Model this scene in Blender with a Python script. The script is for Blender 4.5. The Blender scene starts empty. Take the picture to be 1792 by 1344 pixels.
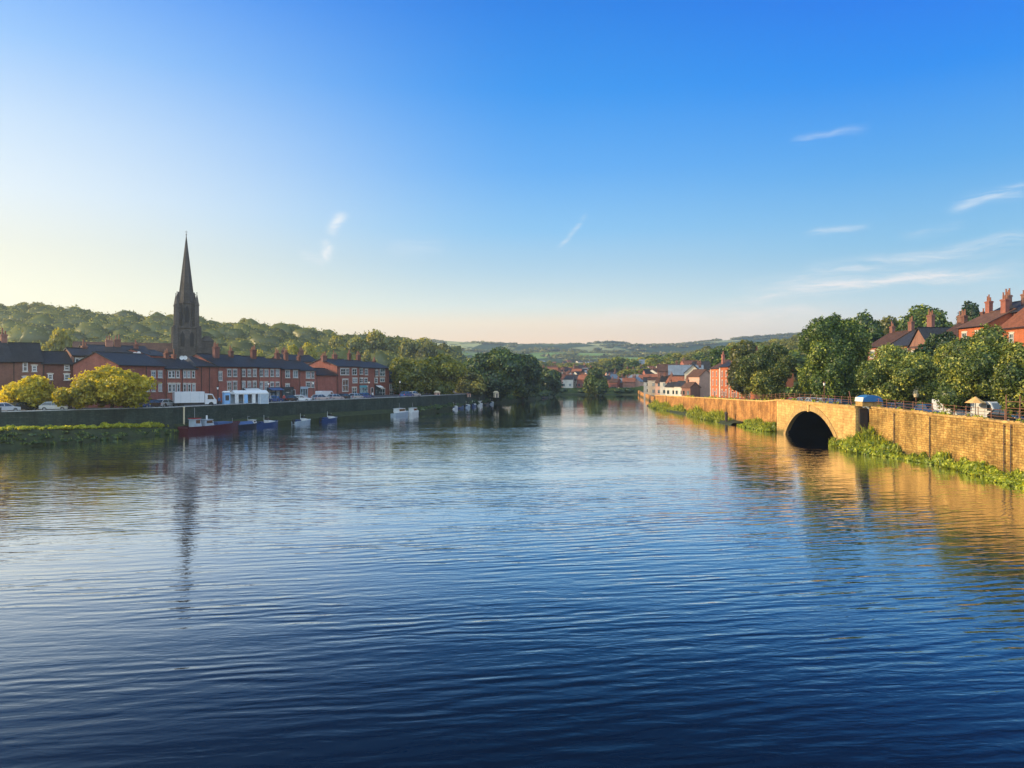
import bpy, math, random
import numpy as np
from mathutils import Vector, Matrix
random.seed(7); rng = np.random.default_rng(7)
SC = bpy.context.scene; COL = SC.collection
R = math.radians
F = 1300.0; PX0 = 896.0; PY0 = 657.0; CAMZ = 10.0
def PX(px, D): return (px-PX0)/F*D            # lateral metres of a line of sight at depth D
def PZ(py, D): return CAMZ-(py-PY0)/F*D       # height
SUN_AZ = R(87); SUN_EL = R(17)                # sun stands 86 deg left of the view, low
SDIR = Vector((-math.sin(SUN_AZ)*math.cos(SUN_EL), math.cos(SUN_AZ)*math.cos(SUN_EL), math.sin(SUN_EL)))

# ---------------------------------------------------------------- node helper
class NT:
    def __init__(s, tree): s.t = tree; s.n = tree.nodes; s.l = tree.links
    def node(s, typ, **kw):
        n = s.n.new(typ)
        for k, v in kw.items(): setattr(n, k, v)
        return n
    def put(s, sock, v):
        if v is None: return
        if isinstance(v, bpy.types.NodeSocket): s.l.new(v, sock)
        elif isinstance(v, (tuple, list)) and len(v) == 3 and sock.type == 'RGBA': sock.default_value = (*v, 1)
        else: sock.default_value = v
    def math(s, op, a, b=None, c=None, clamp=False):
        n = s.node('ShaderNodeMath', operation=op); n.use_clamp = clamp
        s.put(n.inputs[0], a); s.put(n.inputs[1], b)
        if c is not None: s.put(n.inputs[2], c)
        return n.outputs[0]
    def vmath(s, op, a, b=None):
        n = s.node('ShaderNodeVectorMath', operation=op); s.put(n.inputs[0], a); s.put(n.inputs[1], b)
        return n.outputs[0]
    def mix(s, f, a, b, blend='MIX'):
        n = s.node('ShaderNodeMix', data_type='RGBA', blend_type=blend)
        s.put(n.inputs[0], f); s.put(n.inputs[6], a); s.put(n.inputs[7], b)
        return n.outputs[2]
    def sstep(s, v, lo, hi, a=0.0, b=1.0, interp='SMOOTHSTEP'):
        n = s.node('ShaderNodeMapRange', interpolation_type=interp)
        s.put(n.inputs[0], v)
        for i, q in enumerate((lo, hi, a, b)): n.inputs[i+1].default_value = q
        return n.outputs[0]
    def ramp(s, f, stops, interp='LINEAR'):
        n = s.node('ShaderNodeValToRGB'); cr = n.color_ramp; cr.interpolation = interp
        while len(cr.elements) < len(stops): cr.elements.new(0.5)
        for e, (p, c) in zip(cr.elements, stops):
            e.position = p; e.color = (*c, 1) if len(c) == 3 else c
        s.put(n.inputs[0], f); return n.outputs[0]
    def noise(s, vec, scale, detail=3, rough=0.5, dist=0.0, dim='3D', w=None):
        n = s.node('ShaderNodeTexNoise', noise_dimensions=dim)
        if vec is not None: s.put(n.inputs['Vector'], vec)
        s.put(n.inputs['Scale'], scale); s.put(n.inputs['Detail'], detail)
        s.put(n.inputs['Roughness'], rough); s.put(n.inputs['Distortion'], dist)
        return n.outputs['Fac']
    def mapping(s, vec, loc=(0,0,0), rot=(0,0,0), sc=(1,1,1)):
        n = s.node('ShaderNodeMapping'); s.put(n.inputs[0], vec)
        n.inputs[1].default_value = loc; n.inputs[2].default_value = rot; n.inputs[3].default_value = sc
        return n.outputs[0]
def srgb(r, g, b):
    f = lambda c: (c/255/12.92) if c/255 <= 0.04045 else ((c/255+0.055)/1.055)**2.4
    return (f(r), f(g), f(b))

MATS = {}
def material(name, build):
    m = bpy.data.materials.new(name); m.use_nodes = True
    t = NT(m.node_tree); t.n.clear()
    out = t.node('ShaderNodeOutputMaterial'); build(t, out); MATS[name] = m; return m
def principled(t, out, color, rough=0.7, normal=None, metal=0.0, spec=0.5, emit=None):
    p = t.node('ShaderNodeBsdfPrincipled')
    t.put(p.inputs['Base Color'], color); t.put(p.inputs['Roughness'], rough)
    p.inputs['Metallic'].default_value = metal; p.inputs['Specular IOR Level'].default_value = spec
    if normal is not None: t.put(p.inputs['Normal'], normal)
    t.put(out.inputs[0], p.outputs[0]); return p
def bump(t, h, strength=0.5, dist=0.02):
    b = t.node('ShaderNodeBump'); b.inputs['Strength'].default_value = strength
    b.inputs['Distance'].default_value = dist; t.put(b.inputs['Height'], h); return b.outputs[0]
def plain(name, c, rough=0.6, metal=0.0, vary=0.12, scale=2.0, spec=0.4):
    """paint, metal or cloth with a little uneven wear"""
    def b(t, out):
        co = t.node('ShaderNodeTexCoord').outputs['Object']
        oi = t.node('ShaderNodeObjectInfo').outputs['Random']
        n = t.noise(co, scale, 4, 0.6)
        k = t.sstep(n, 0.3, 0.7, 1-vary, 1+vary, 'LINEAR')
        col = t.mix(1.0, c, k, 'MULTIPLY')
        principled(t, out, col, rough, None, metal, spec)
    return material(name, b)
def brickmat(name, c1, c2, mortar, scale=1.0, stain=0.35, bw=0.225, rh=0.075, rough=0.85, ms=0.012, obj_tint=0.24):
    def b(t, out):
        uv = t.node('ShaderNodeTexCoord').outputs['UV']
        wn = t.node('ShaderNodeTexNoise'); t.put(wn.inputs['Vector'], uv); wn.inputs['Scale'].default_value = 0.9/max(bw, 0.2)**0.5; wn.inputs['Detail'].default_value = 2
        off = t.node('ShaderNodeVectorMath', operation='MULTIPLY_ADD'); t.put(off.inputs[0], wn.outputs['Color']); off.inputs[1].default_value = (bw*0.9, rh*1.1, 0); t.put(off.inputs[2], uv)
        br = t.node('ShaderNodeTexBrick'); t.put(br.inputs['Vector'], off.outputs[0] if bw > 0.5 else uv)
        t.put(br.inputs['Color1'], c1); t.put(br.inputs['Color2'], c2); t.put(br.inputs['Mortar'], mortar)
        br.inputs['Scale'].default_value = scale; br.inputs['Mortar Size'].default_value = ms
        br.inputs['Brick Width'].default_value = bw; br.inputs['Row Height'].default_value = rh; br.inputs['Bias'].default_value = 0.0
        n1 = t.noise(uv, 0.35, 5, 0.65); n2 = t.noise(t.mapping(uv, sc=(1.6, 0.16, 1)), 1.0, 4, 0.6)
        k = t.math('MULTIPLY', t.sstep(n1, 0.3, 0.72, 1-stain, 1+stain*0.6, 'LINEAR'), t.sstep(n2, 0.3, 0.7, 1-stain*0.7, 1+stain*0.3, 'LINEAR'))
        tide = None
        if name.startswith('golden') or name.startswith('orange_stone'):
            gp = t.node('ShaderNodeSeparateXYZ'); t.put(gp.inputs[0], t.node('ShaderNodeNewGeometry').outputs['Position'])
            tide = t.sstep(t.math('ADD', gp.outputs[2], t.math('MULTIPLY', n1, -1.6)), -0.55, 0.35, 0.85, 0.0)
        if bw > 0.5: k = t.math('MULTIPLY', k, t.sstep(t.noise(uv, 3.2, 3, 0.7), 0.3, 0.7, 0.72, 1.25, 'LINEAR'))
        oi = t.node('ShaderNodeObjectInfo').outputs['Random']
        k = t.math('MULTIPLY', k, t.sstep(oi, 0, 1, 1-obj_tint, 1+obj_tint, 'LINEAR'))
        col = t.mix(1.0, br.outputs['Color'], k, 'MULTIPLY')
        if tide is not None: col = t.mix(tide, col, (0.07, 0.075, 0.03))
        principled(t, out, col, rough, bump(t, t.math('ADD', br.outputs['Fac'], t.math('MULTIPLY', n1, -1.0)), 0.4, 0.02), 0, 0.2)
    return material(name, b)
def leafmat(name, dark, mid, light, trans=0.35, sunny=(1.2, 1.1, 0.6)):
    def b(t, out):
        at = t.node('ShaderNodeAttribute', attribute_name='tint').outputs['Fac']
        oi = t.node('ShaderNodeObjectInfo').outputs['Random']
        col = t.ramp(at, [(0.0, dark), (0.5, mid), (1.0, light)])
        col = t.mix(1.0, col, t.sstep(oi, 0, 1, 0.8, 1.2, 'LINEAR'), 'MULTIPLY')
        d = t.node('ShaderNodeBsdfDiffuse'); t.put(d.inputs[0], col)
        tr = t.node('ShaderNodeBsdfTranslucent'); t.put(tr.inputs[0], t.mix(1.0, col, (sunny[0], sunny[1], sunny[2]), 'MULTIPLY'))
        g = t.node('ShaderNodeBsdfGlossy'); g.inputs['Roughness'].default_value = 0.45; t.put(g.inputs[0], (0.9, 0.9, 0.9))
        m = t.node('ShaderNodeMixShader'); m.inputs[0].default_value = trans; t.l.new(d.outputs[0], m.inputs[1]); t.l.new(tr.outputs[0], m.inputs[2])
        m2 = t.node('ShaderNodeMixShader'); m2.inputs[0].default_value = 0.035; t.l.new(m.outputs[0], m2.inputs[1]); t.l.new(g.outputs[0], m2.inputs[2])
        t.l.new(m2.outputs[0], out.inputs[0])
    return material(name, b)

# ---------------------------------------------------------------- mesh builder
class MB:
    def __init__(s): s.v = []; s.f = []; s.m = []; s.sm = []
    def add(s, vs, fs, mi=0, smooth=False):
        o = len(s.v); s.v += [tuple(p) for p in vs]
        for f in fs: s.f.append([i+o for i in f]); s.m.append(mi); s.sm.append(smooth)
    def box(s, x0, x1, y0, y1, z0, z1, mi=0):
        s.add([(x0,y0,z0),(x1,y0,z0),(x1,y1,z0),(x0,y1,z0),(x0,y0,z1),(x1,y0,z1),(x1,y1,z1),(x0,y1,z1)],
              [(0,3,2,1),(4,5,6,7),(0,1,5,4),(1,2,6,5),(2,3,7,6),(3,0,4,7)], mi)
    def taper(s, cx, cy, z0, z1, w0, d0, w1, d1, mi=0):
        a = [(cx-w0/2,cy-d0/2,z0),(cx+w0/2,cy-d0/2,z0),(cx+w0/2,cy+d0/2,z0),(cx-w0/2,cy+d0/2,z0)]
        b = [(cx-w1/2,cy-d1/2,z1),(cx+w1/2,cy-d1/2,z1),(cx+w1/2,cy+d1/2,z1),(cx-w1/2,cy+d1/2,z1)]
        s.add(a+b, [(0,3,2,1),(4,5,6,7),(0,1,5,4),(1,2,6,5),(2,3,7,6),(3,0,4,7)], mi)
    def tube(s, p, q, r0, r1=None, n=8, mi=0, smooth=True, caps=True):
        r1 = r0 if r1 is None else r1; p = Vector(p); q = Vector(q); d = (q-p)
        if d.length < 1e-6: return
        d.normalize(); a = d.orthogonal().normalized(); b = d.cross(a)
        vs = []
        for c, r in ((p, r0), (q, r1)):
            for i in range(n):
                t = 2*math.pi*i/n; vs.append(c+a*(r*math.cos(t))+b*(r*math.sin(t)))
        s.add(vs, [(i, (i+1) % n, n+(i+1) % n, n+i) for i in range(n)], mi, smooth)
        if caps: s.add(vs[:n], [tuple(reversed(range(n)))], mi); s.add(vs[n:], [tuple(range(n))], mi)
    def prism(s, poly, axis, a, b, mi=0):
        """poly: list of 2D points; axis 'x'|'y'|'z' extruded from a to b"""
        def P(u, v, w): return (w,u,v) if axis == 'x' else (u,w,v) if axis == 'y' else (u,v,w)
        n = len(poly); vs = [P(u,v,a) for u, v in poly]+[P(u,v,b) for u, v in poly]
        s.add(vs, [tuple(reversed(range(n))), tuple(range(n, 2*n))]+[(i,(i+1) % n, n+(i+1) % n, n+i) for i in range(n)], mi)
    def ring(s, cx, cy, z0, z1, r0, r1, n=8, mi=0, rot=0.0, smooth=False, cap=True):
        vs = [(cx+r0*math.cos(rot+2*math.pi*i/n), cy+r0*math.sin(rot+2*math.pi*i/n), z0) for i in range(n)]
        vs += [(cx+r1*math.cos(rot+2*math.pi*i/n), cy+r1*math.sin(rot+2*math.pi*i/n), z1) for i in range(n)]
        s.add(vs, [(i,(i+1) % n, n+(i+1) % n, n+i) for i in range(n)], mi, smooth)
        if cap: s.add(vs[:n], [tuple(reversed(range(n)))], mi); s.add(vs[n:], [tuple(range(n))], mi)
    def mesh(s, name, mats):
        me = bpy.data.meshes.new(name); me.from_pydata(s.v, [], s.f)
        for m in (mats if isinstance(mats, (list, tuple)) else [mats]): me.materials.append(m)
        me.polygons.foreach_set('material_index', s.m); me.polygons.foreach_set('use_smooth', s.sm)
        fix_normals(me)
        auto_uv(me); me.update(); return me
    def build(s, name, mats, parent=None, loc=None, rz=0.0):
        return link(name, s.mesh(name, mats), parent, loc, rz)
def fix_normals(me):
    import bmesh
    bm = bmesh.new(); bm.from_mesh(me); bmesh.ops.recalc_face_normals(bm, faces=bm.faces); bm.to_mesh(me); bm.free()
def auto_uv(me):
    n = len(me.polygons)
    if n == 0: return
    uvl = me.uv_layers.new(name='UVMap')
    vc = np.empty(len(me.vertices)*3, np.float32); me.vertices.foreach_get('co', vc); vc = vc.reshape(-1, 3)
    nr = np.empty(n*3, np.float32); me.polygons.foreach_get('normal', nr); nr = nr.reshape(-1, 3)
    lt = np.empty(n, np.int32); me.polygons.foreach_get('loop_total', lt)
    li = np.empty(len(me.loops), np.int32); me.loops.foreach_get('vertex_index', li)
    N = np.repeat(nr, lt, axis=0); P = vc[li]
    T = np.stack([-N[:,1], N[:,0], np.zeros(len(N))], 1); L = np.linalg.norm(T, axis=1)
    flat = L < 0.05; T[flat] = (1,0,0); L[flat] = 1; T /= L[:,None]
    V = np.cross(N, T)
    uv = np.stack([(P*T).sum(1), (P*V).sum(1)], 1).astype(np.float32)
    uvl.data.foreach_set('uv', uv.ravel())
def link(name, me, parent=None, loc=None, rz=0.0):
    o = bpy.data.objects.new(name, me); COL.objects.link(o)
    if parent is not None: o.parent = parent
    if loc is not None: o.location = loc
    if rz: o.rotation_euler = (0,0,rz)
    return o
def tag(o, label=None, cat=None, group=None, kind=None):
    if label: o['label'] = label
    if cat: o['category'] = cat
    if group: o['group'] = group
    if kind: o['kind'] = kind
    return o
def thing(name, label, cat, loc=(0,0,0), rz=0.0, group=None):
    o = bpy.data.objects.new(name, None); COL.objects.link(o); o.empty_display_size = 0.1
    o.location = loc; o.rotation_euler = (0,0,rz); return tag(o, label, cat, group)
def dup(root, loc=None, rz=None, label=None, scale=None):
    r = root.copy(); COL.objects.link(r)
    if loc is not None: r.location = loc
    if rz is not None: r.rotation_euler = (0,0,rz)
    if scale is not None: r.scale = scale
    if label: r['label'] = label
    for ch in list(root.children):
        c = ch.copy(); COL.objects.link(c); c.parent = r
        for g in list(ch.children):
            d = g.copy(); COL.objects.link(d); d.parent = c
    return r
def np_mesh(name, verts, quads, mats, tint=None, smooth=False, tris=False):
    k = 3 if tris else 4
    me = bpy.data.meshes.new(name); nv, nf = len(verts), len(quads)
    me.vertices.add(nv); me.vertices.foreach_set('co', np.ascontiguousarray(verts, np.float32).ravel())
    me.loops.add(nf*k); me.loops.foreach_set('vertex_index', np.ascontiguousarray(quads, np.int32).ravel())
    me.polygons.add(nf); me.polygons.foreach_set('loop_start', np.arange(0, nf*k, k, dtype=np.int32))
    me.polygons.foreach_set('loop_total', np.full(nf, k, np.int32))
    me.polygons.foreach_set('use_smooth', np.full(nf, smooth, bool))
    for m in (mats if isinstance(mats, (list, tuple)) else [mats]): me.materials.append(m)
    if tint is not None:
        a = me.attributes.new('tint', 'FLOAT', 'FACE'); a.data.foreach_set('value', np.ascontiguousarray(tint, np.float32))
    me.update(calc_edges=True); return me

# ---------------------------------------------------------------- render, camera, light
SC.render.engine = 'CYCLES'; SC.cycles.use_denoising = True
SC.cycles.max_bounces = 6; SC.cycles.diffuse_bounces = 2; SC.cycles.glossy_bounces = 3; SC.cycles.transmission_bounces = 3
SC.cycles.volume_bounces = 0; SC.cycles.transparent_max_bounces = 6; SC.cycles.sample_clamp_indirect = 6
SC.cycles.caustics_reflective = False; SC.cycles.caustics_refractive = False
SC.view_settings.view_transform = 'Standard'; SC.view_settings.look = 'None'; SC.view_settings.gamma = 1
SC.view_settings.exposure = 0.55
cam = bpy.data.objects.new('camera', bpy.data.cameras.new('camera')); COL.objects.link(cam); SC.camera = cam
cam.location = (0, 0, CAMZ); cam.rotation_euler = (R(90), 0, 0)
cam.data.sensor_width = 36; cam.data.lens = 36*F/1792; cam.data.shift_y = -(672-PY0)/1792
cam.data.clip_start = 0.5; cam.data.clip_end = 30000
sun = bpy.data.objects.new('sun', bpy.data.lights.new('sun', 'SUN')); COL.objects.link(sun)
sun.data.energy = 5.0; sun.data.angle = R(0.5); sun.data.color = (1.0, 0.75, 0.41)
sun.rotation_euler = (-SDIR).to_track_quat('-Z', 'Y').to_euler(); sun.location = (-60, 20, 80)

# ---------------------------------------------------------------- sky
W = bpy.data.worlds.new('World'); SC.world = W; W.use_nodes = True
t = NT(W.node_tree); t.n.clear()
wo = t.node('ShaderNodeOutputWorld'); bg = t.node('ShaderNodeBackground')
vec = t.node('ShaderNodeTexCoord').outputs['Generated']
sx = t.node('ShaderNodeSeparateXYZ'); t.put(sx.inputs[0], vec)
X, Y, Z = sx.outputs
az = t.math('ARCTAN2', X, Y)                                     # 0 ahead, negative left
el = t.math('ARCSINE', Z)
e1 = t.math('DIVIDE', el, R(90), clamp=True)
def stops(L): return [(max(d, 0)/90, srgb(*c)) for d, c in L]
rl = t.ramp(e1, stops([(0,(254,240,185)),(3,(254,245,205)),(8,(250,250,232)),(12,(232,245,254)),(16,(205,230,255)),(21,(150,200,255)),(26,(92,165,253)),(38,(20,90,195)),(54,(2,44,115)),(75,(0,30,90))]))
rc = t.ramp(e1, stops([(0,(255,212,172)),(2.6,(255,221,182)),(4.0,(252,232,200)),(5.2,(222,234,226)),(8,(184,222,243)),(11,(140,204,250)),(15.5,(92,176,250)),(21,(35,150,244)),(26.5,(0,128,233)),(36,(0,72,170)),(52,(0,38,105)),(75,(0,30,90))]))
rr = t.ramp(e1, stops([(0,(232,214,200)),(3.5,(220,222,215)),(6,(180,217,232)),(9,(142,204,242)),(14,(88,174,243)),(20,(15,142,245)),(26,(0,116,238)),(36,(0,66,160)),(52,(0,34,98)),(75,(0,28,85))]))
f1 = t.sstep(az, R(-40), R(4)); f2 = t.sstep(az, R(2), R(34))
sky = t.mix(f2, t.mix(f1, rl, rc), rr)
# thin cirrus: streaks with a place in the sky of their own (azimuth, elevation), broken up by noise
cx = t.node('ShaderNodeCombineXYZ'); t.put(cx.inputs[0], az); t.put(cx.inputs[1], el)
P2 = cx.outputs[0]
warp = t.node('ShaderNodeTexNoise'); t.put(warp.inputs['Vector'], P2); warp.inputs['Scale'].default_value = 9; warp.inputs['Detail'].default_value = 3
wv = t.vmath('SCALE', t.vmath('SUBTRACT', warp.outputs['Color'], (0.5, 0.5, 0.5))); wv.node.inputs['Scale'].default_value = 0.035
PW = t.vmath('ADD', P2, wv)
def ang(px, py):
    x = (px-PX0)/F; z = (PY0-py)/F; return math.atan(x), math.atan(z/math.hypot(1, x))
NZ = (t.noise(t.mapping(PW, rot=(0,0,R(-9)), sc=(1, 8, 1)), 12, 5, 0.68, 0.5), t.noise(t.mapping(PW, rot=(0,0,R(-62)), sc=(1, 2.6, 1)), 26, 4, 0.66, 0.8))
acc = None
def streak(p, q, wid, amp, ns=6.0, thr=(0.35, 0.7), seed=0.0, src=None):
    global acc
    a = ang(*p); b = ang(*q); th = math.atan2(b[1]-a[1], b[0]-a[0]); L = math.hypot(b[0]-a[0], b[1]-a[1])
    ce = ((a[0]+b[0])/2, (a[1]+b[1])/2)
    sub = t.vmath('SUBTRACT', PW if src is None else src, (ce[0], ce[1], 0))
    rot = t.node('ShaderNodeVectorRotate', rotation_type='Z_AXIS'); t.put(rot.inputs['Vector'], sub); rot.inputs['Angle'].default_value = -th
    s2 = t.node('ShaderNodeSeparateXYZ'); t.put(s2.inputs[0], rot.outputs[0])
    u = t.math('DIVIDE', s2.outputs[0], L/2); v = t.math('DIVIDE', s2.outputs[1], wid/F)
    g = t.math('EXPONENT', t.math('MULTIPLY', t.math('MULTIPLY', v, v), -1.0))
    fu = t.sstep(t.math('ABSOLUTE', u), 1.0, 0.35)
    n = NZ[1] if th > 0.9 or th < -0.9 else NZ[0]
    k = t.math('MULTIPLY', t.math('MULTIPLY', g, fu), t.sstep(n, thr[0], thr[1], 0, amp))
    acc = k if acc is None else t.math('ADD', acc, k)
streak((606,366),(584,425),8,0.8,9,(0.25,0.6),1.0); streak((584,422),(568,468),8,0.9,9,(0.25,0.6),2.0)
streak((520,448),(578,466),7,0.75,6,(0.3,0.7),4.0); streak((660,445),(790,425),16,0.22,6,(0.3,0.7),4.4)
streak((968,438),(1030,368),4,0.4,8,(0.3,0.65),3.0)
streak((1640,368),(1830,308),6,0.6,6,(0.3,0.65),5.0); streak((1650,345),(1840,332),8,0.3,6,(0.3,0.7),5.7)
streak((1395,420),(1545,388),5,0.6,6,(0.3,0.7),6.0); streak((1375,252),(1525,222),6,0.28,6,(0.3,0.7),7.0)
streak((1340,495),(1900,400),11,0.7,4,(0.3,0.7),8.0); streak((1200,535),(1900,450),9,0.65,4,(0.3,0.7),9.0)
streak((1250,505),(1860,478),12,0.5,4,(0.3,0.7),11.0); streak((940,560),(1560,540),13,0.6,3,(0.25,0.7),12.0)
streak((1560,418),(1700,385),8,0.25,5,(0.3,0.7),13.0); streak((560,545),(1100,525),12,0.15,3,(0.3,0.7),14.0)
warm = t.mix(t.sstep(el, R(3), R(9)), (1.0, 0.86, 0.74), (0.93, 0.97, 1.0))
sky = t.mix(t.math('MINIMUM', acc, 0.9), sky, warm)
ns_ = t.node('ShaderNodeTexSky', sky_type='NISHITA'); ns_.sun_disc = False; ns_.sun_elevation = SUN_EL
ns_.sun_rotation = -SUN_AZ; ns_.dust_density = 1.0; ns_.altitude = 20
nis = t.mix(1.0, ns_.outputs[0], (0.1, 0.1, 0.1), 'MULTIPLY')
sky = t.mix(0.03, sky, nis)
sky = t.mix(1.0, sky, t.sstep(el, R(1), R(9), 1.42, 1.0), 'MULTIPLY')
# added fill light: sky overhead and behind the viewer brightened out of view
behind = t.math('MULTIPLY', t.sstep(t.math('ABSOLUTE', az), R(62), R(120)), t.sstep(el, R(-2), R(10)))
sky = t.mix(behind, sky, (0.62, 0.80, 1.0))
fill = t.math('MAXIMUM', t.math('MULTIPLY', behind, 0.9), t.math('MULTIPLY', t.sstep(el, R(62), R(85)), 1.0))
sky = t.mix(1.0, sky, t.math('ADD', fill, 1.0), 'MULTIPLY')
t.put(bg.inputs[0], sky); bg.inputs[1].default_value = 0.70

t.l.new(bg.outputs[0], wo.inputs[0])
W.cycles.sampling_method = 'MANUAL'; W.cycles.sample_map_resolution = 256
# ---------------------------------------------------------------- river
def water(t, out):
    g = t.node('ShaderNodeNewGeometry').outputs['Position']
    sp = t.node('ShaderNodeSeparateXYZ'); t.put(sp.inputs[0], g)
    base = t.mapping(g, rot=(0, 0, R(-7)))
    w1 = t.noise(t.mapping(base, sc=(0.19, 1.0, 1)), 0.62, 3, 0.52, 0.35)          # long low waves, metre sized
    w2 = t.noise(t.mapping(base, rot=(0,0,R(11)), sc=(0.33, 1.0, 1)), 1.45, 3, 0.55, 0.5)
    w3 = t.noise(t.mapping(base, rot=(0,0,R(-16)), sc=(0.6, 1.0, 1)), 4.2, 2, 0.5, 0.2)
    calm = t.noise(t.mapping(g, sc=(0.35, 1.0, 1)), 0.028, 3, 0.5)                 # gusts and calmer lanes
    kg = t.sstep(calm, 0.33, 0.66, 0.38, 1.3)
    far = t.sstep(sp.outputs[1], 55, 300, 1.0, 0.10, 'SMOOTHERSTEP')                # open reach below the bridge is livelier than the sheltered bend
    def train(deg, lam, ph, sc_):
        c, s = math.cos(R(deg)), math.sin(R(deg))
        q = t.math('ADD', t.math('MULTIPLY', sp.outputs[0], -s), t.math('MULTIPLY', sp.outputs[1], c))
        n = t.noise(t.mapping(g, sc=(0.5, 1.0, 1)), sc_, 2, 0.5)
        return t.math('SINE', t.math('ADD', t.math('MULTIPLY', q, 6.2832/lam), t.math('MULTIPLY', n, ph)))
    tr = t.math('ADD', t.math('MULTIPLY', train(15, 0.88, 15.0, 0.3), 0.0040), t.math('MULTIPLY', train(7, 0.53, 18.0, 0.42), 0.0019))
    amp = t.sstep(t.noise(t.mapping(g, sc=(0.4, 1.0, 1)), 0.16, 2, 0.5), 0.3, 0.62, 0.25, 1.5)
    tr = t.math('MULTIPLY', tr, amp)
    h = t.math('ADD', t.math('ADD', tr, t.math('MULTIPLY', w1, 0.056)), t.math('ADD', t.math('MULTIPLY', w2, 0.031), t.math('MULTIPLY', w3, 0.006)))
    h = t.math('MULTIPLY', h, t.math('MULTIPLY', kg, far))
    b = t.node('ShaderNodeBump'); b.inputs['Strength'].default_value = 1.0; b.inputs['Distance'].default_value = 1.0
    if 'Filter Width' in b.inputs: b.inputs['Filter Width'].default_value = 0.3
    t.put(b.inputs['Height'], h)
    lw = t.node('ShaderNodeLayerWeight'); lw.inputs['Blend'].default_value = 0.5; t.put(lw.inputs['Normal'], b.outputs[0])
    fr = t.ramp(lw.outputs['Facing'], [(0.0,(0.012,)*3),(0.50,(0.017,)*3),(0.58,(0.042,)*3),(0.66,(0.17,)*3),(0.74,(0.46,)*3),(0.82,(0.78,)*3),(0.90,(0.95,)*3),(1.0,(1,1,1))])
    gl = t.node('ShaderNodeBsdfGlossy'); gl.inputs['Roughness'].default_value = 0.05; gl.inputs['Color'].default_value = (1,1,1,1); t.put(gl.inputs['Normal'], b.outputs[0])
    df = t.node('ShaderNodeBsdfDiffuse'); df.inputs['Color'].default_value = (0.003, 0.008, 0.020, 1)
    mx = t.node('ShaderNodeMixShader'); t.put(mx.inputs[0], fr); t.l.new(df.outputs[0], mx.inputs[1]); t.l.new(gl.outputs[0], mx.inputs[2])
    t.l.new(mx.outputs[0], out.inputs[0])
material('river_water', water)
m = MB(); m.add([(-260,-60,0),(260,-60,0),(260,460,0),(-260,460,0)], [(0,1,2,3)])
tag(m.build('water', MATS['river_water']), 'wide rippled river reflecting the sky', 'river', kind='structure')
# ---------------------------------------------------------------- materials of the land
def groundmat(t, out):
    g = t.node('ShaderNodeNewGeometry').outputs['Position']
    vo = t.node('ShaderNodeTexVoronoi', feature='F1'); t.put(vo.inputs['Vector'], t.mapping(g, rot=(0,0,0.5), sc=(1, 0.6, 0.0)))
    vo.inputs['Scale'].default_value = 0.0062; vo.inputs['Randomness'].default_value = 0.85
    s = t.node('ShaderNodeSeparateColor'); t.put(s.inputs[0], vo.outputs['Color'])
    fld = t.ramp(s.outputs[0], [(0.0,(0.025,0.05,0.018)),(0.36,(0.035,0.07,0.02)),(0.4,(0.16,0.25,0.06)),(0.6,(0.20,0.29,0.07)),(0.64,(0.34,0.36,0.13)),(0.85,(0.42,0.40,0.18)),(1.0,(0.06,0.11,0.03))], 'LINEAR')
    n = t.noise(g, 0.02, 5, 0.6)
    fld = t.mix(t.sstep(n, 0.56, 0.64), fld, (0.03, 0.055, 0.02))
    near = t.ramp(t.noise(g, 0.12, 5, 0.6), [(0.3,(0.03,0.05,0.014)),(0.7,(0.075,0.095,0.022))])
    sp = t.node('ShaderNodeSeparateXYZ'); t.put(sp.inputs[0], g)
    principled(t, out, t.mix(t.sstep(sp.outputs[1], 520, 760), near, fld), 0.95, None, 0, 0.1)
material('countryside', groundmat)
def gravelmat(c1, c2):
    def b(t, out):
        g = t.node('ShaderNodeNewGeometry').outputs['Position']
        col = t.ramp(t.noise(g, 0.7, 6, 0.65), [(0.3, c1), (0.7, c2)])
        principled(t, out, col, 0.9, bump(t, t.noise(g, 9, 3), 0.4, 0.02), 0, 0.3)
    return b
material('asphalt', gravelmat((0.045,0.046,0.05), (0.075,0.075,0.078)))
material('gravel_path', gravelmat((0.10,0.10,0.09), (0.17,0.16,0.14)))
material('mud_grass', gravelmat((0.018,0.026,0.014), (0.045,0.06,0.022)))
brickmat('orange_stone', (0.62,0.31,0.10), (0.50,0.22,0.065), (0.27,0.14,0.05), 1.0, 0.6, 0.62, 0.26, ms=0.02)
brickmat('golden_stone', (0.68,0.44,0.135), (0.50,0.28,0.075), (0.24,0.12,0.045), 1.0, 0.6, 0.62, 0.26, ms=0.02)
brickmat('golden_ashlar', (0.66,0.43,0.16), (0.54,0.32,0.11), (0.34,0.19,0.07), 1.0, 0.34, 1.0, 0.4, ms=0.02)
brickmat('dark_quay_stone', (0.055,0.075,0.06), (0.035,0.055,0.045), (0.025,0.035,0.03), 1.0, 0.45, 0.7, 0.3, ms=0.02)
brickmat('parapet_stone', (0.11,0.125,0.125), (0.085,0.10,0.10), (0.05,0.06,0.06), 1.0, 0.3, 1.1, 0.5, ms=0.02)
plain('pale_coping', (0.42,0.36,0.26), 0.8, vary=0.3); plain('grey_coping', (0.33,0.34,0.33), 0.8, vary=0.3)
plain('vault_shade', (0.012,0.011,0.010), 0.95, spec=0.05)  # near black: tunnel shade put into the barrel vault's colour

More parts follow.
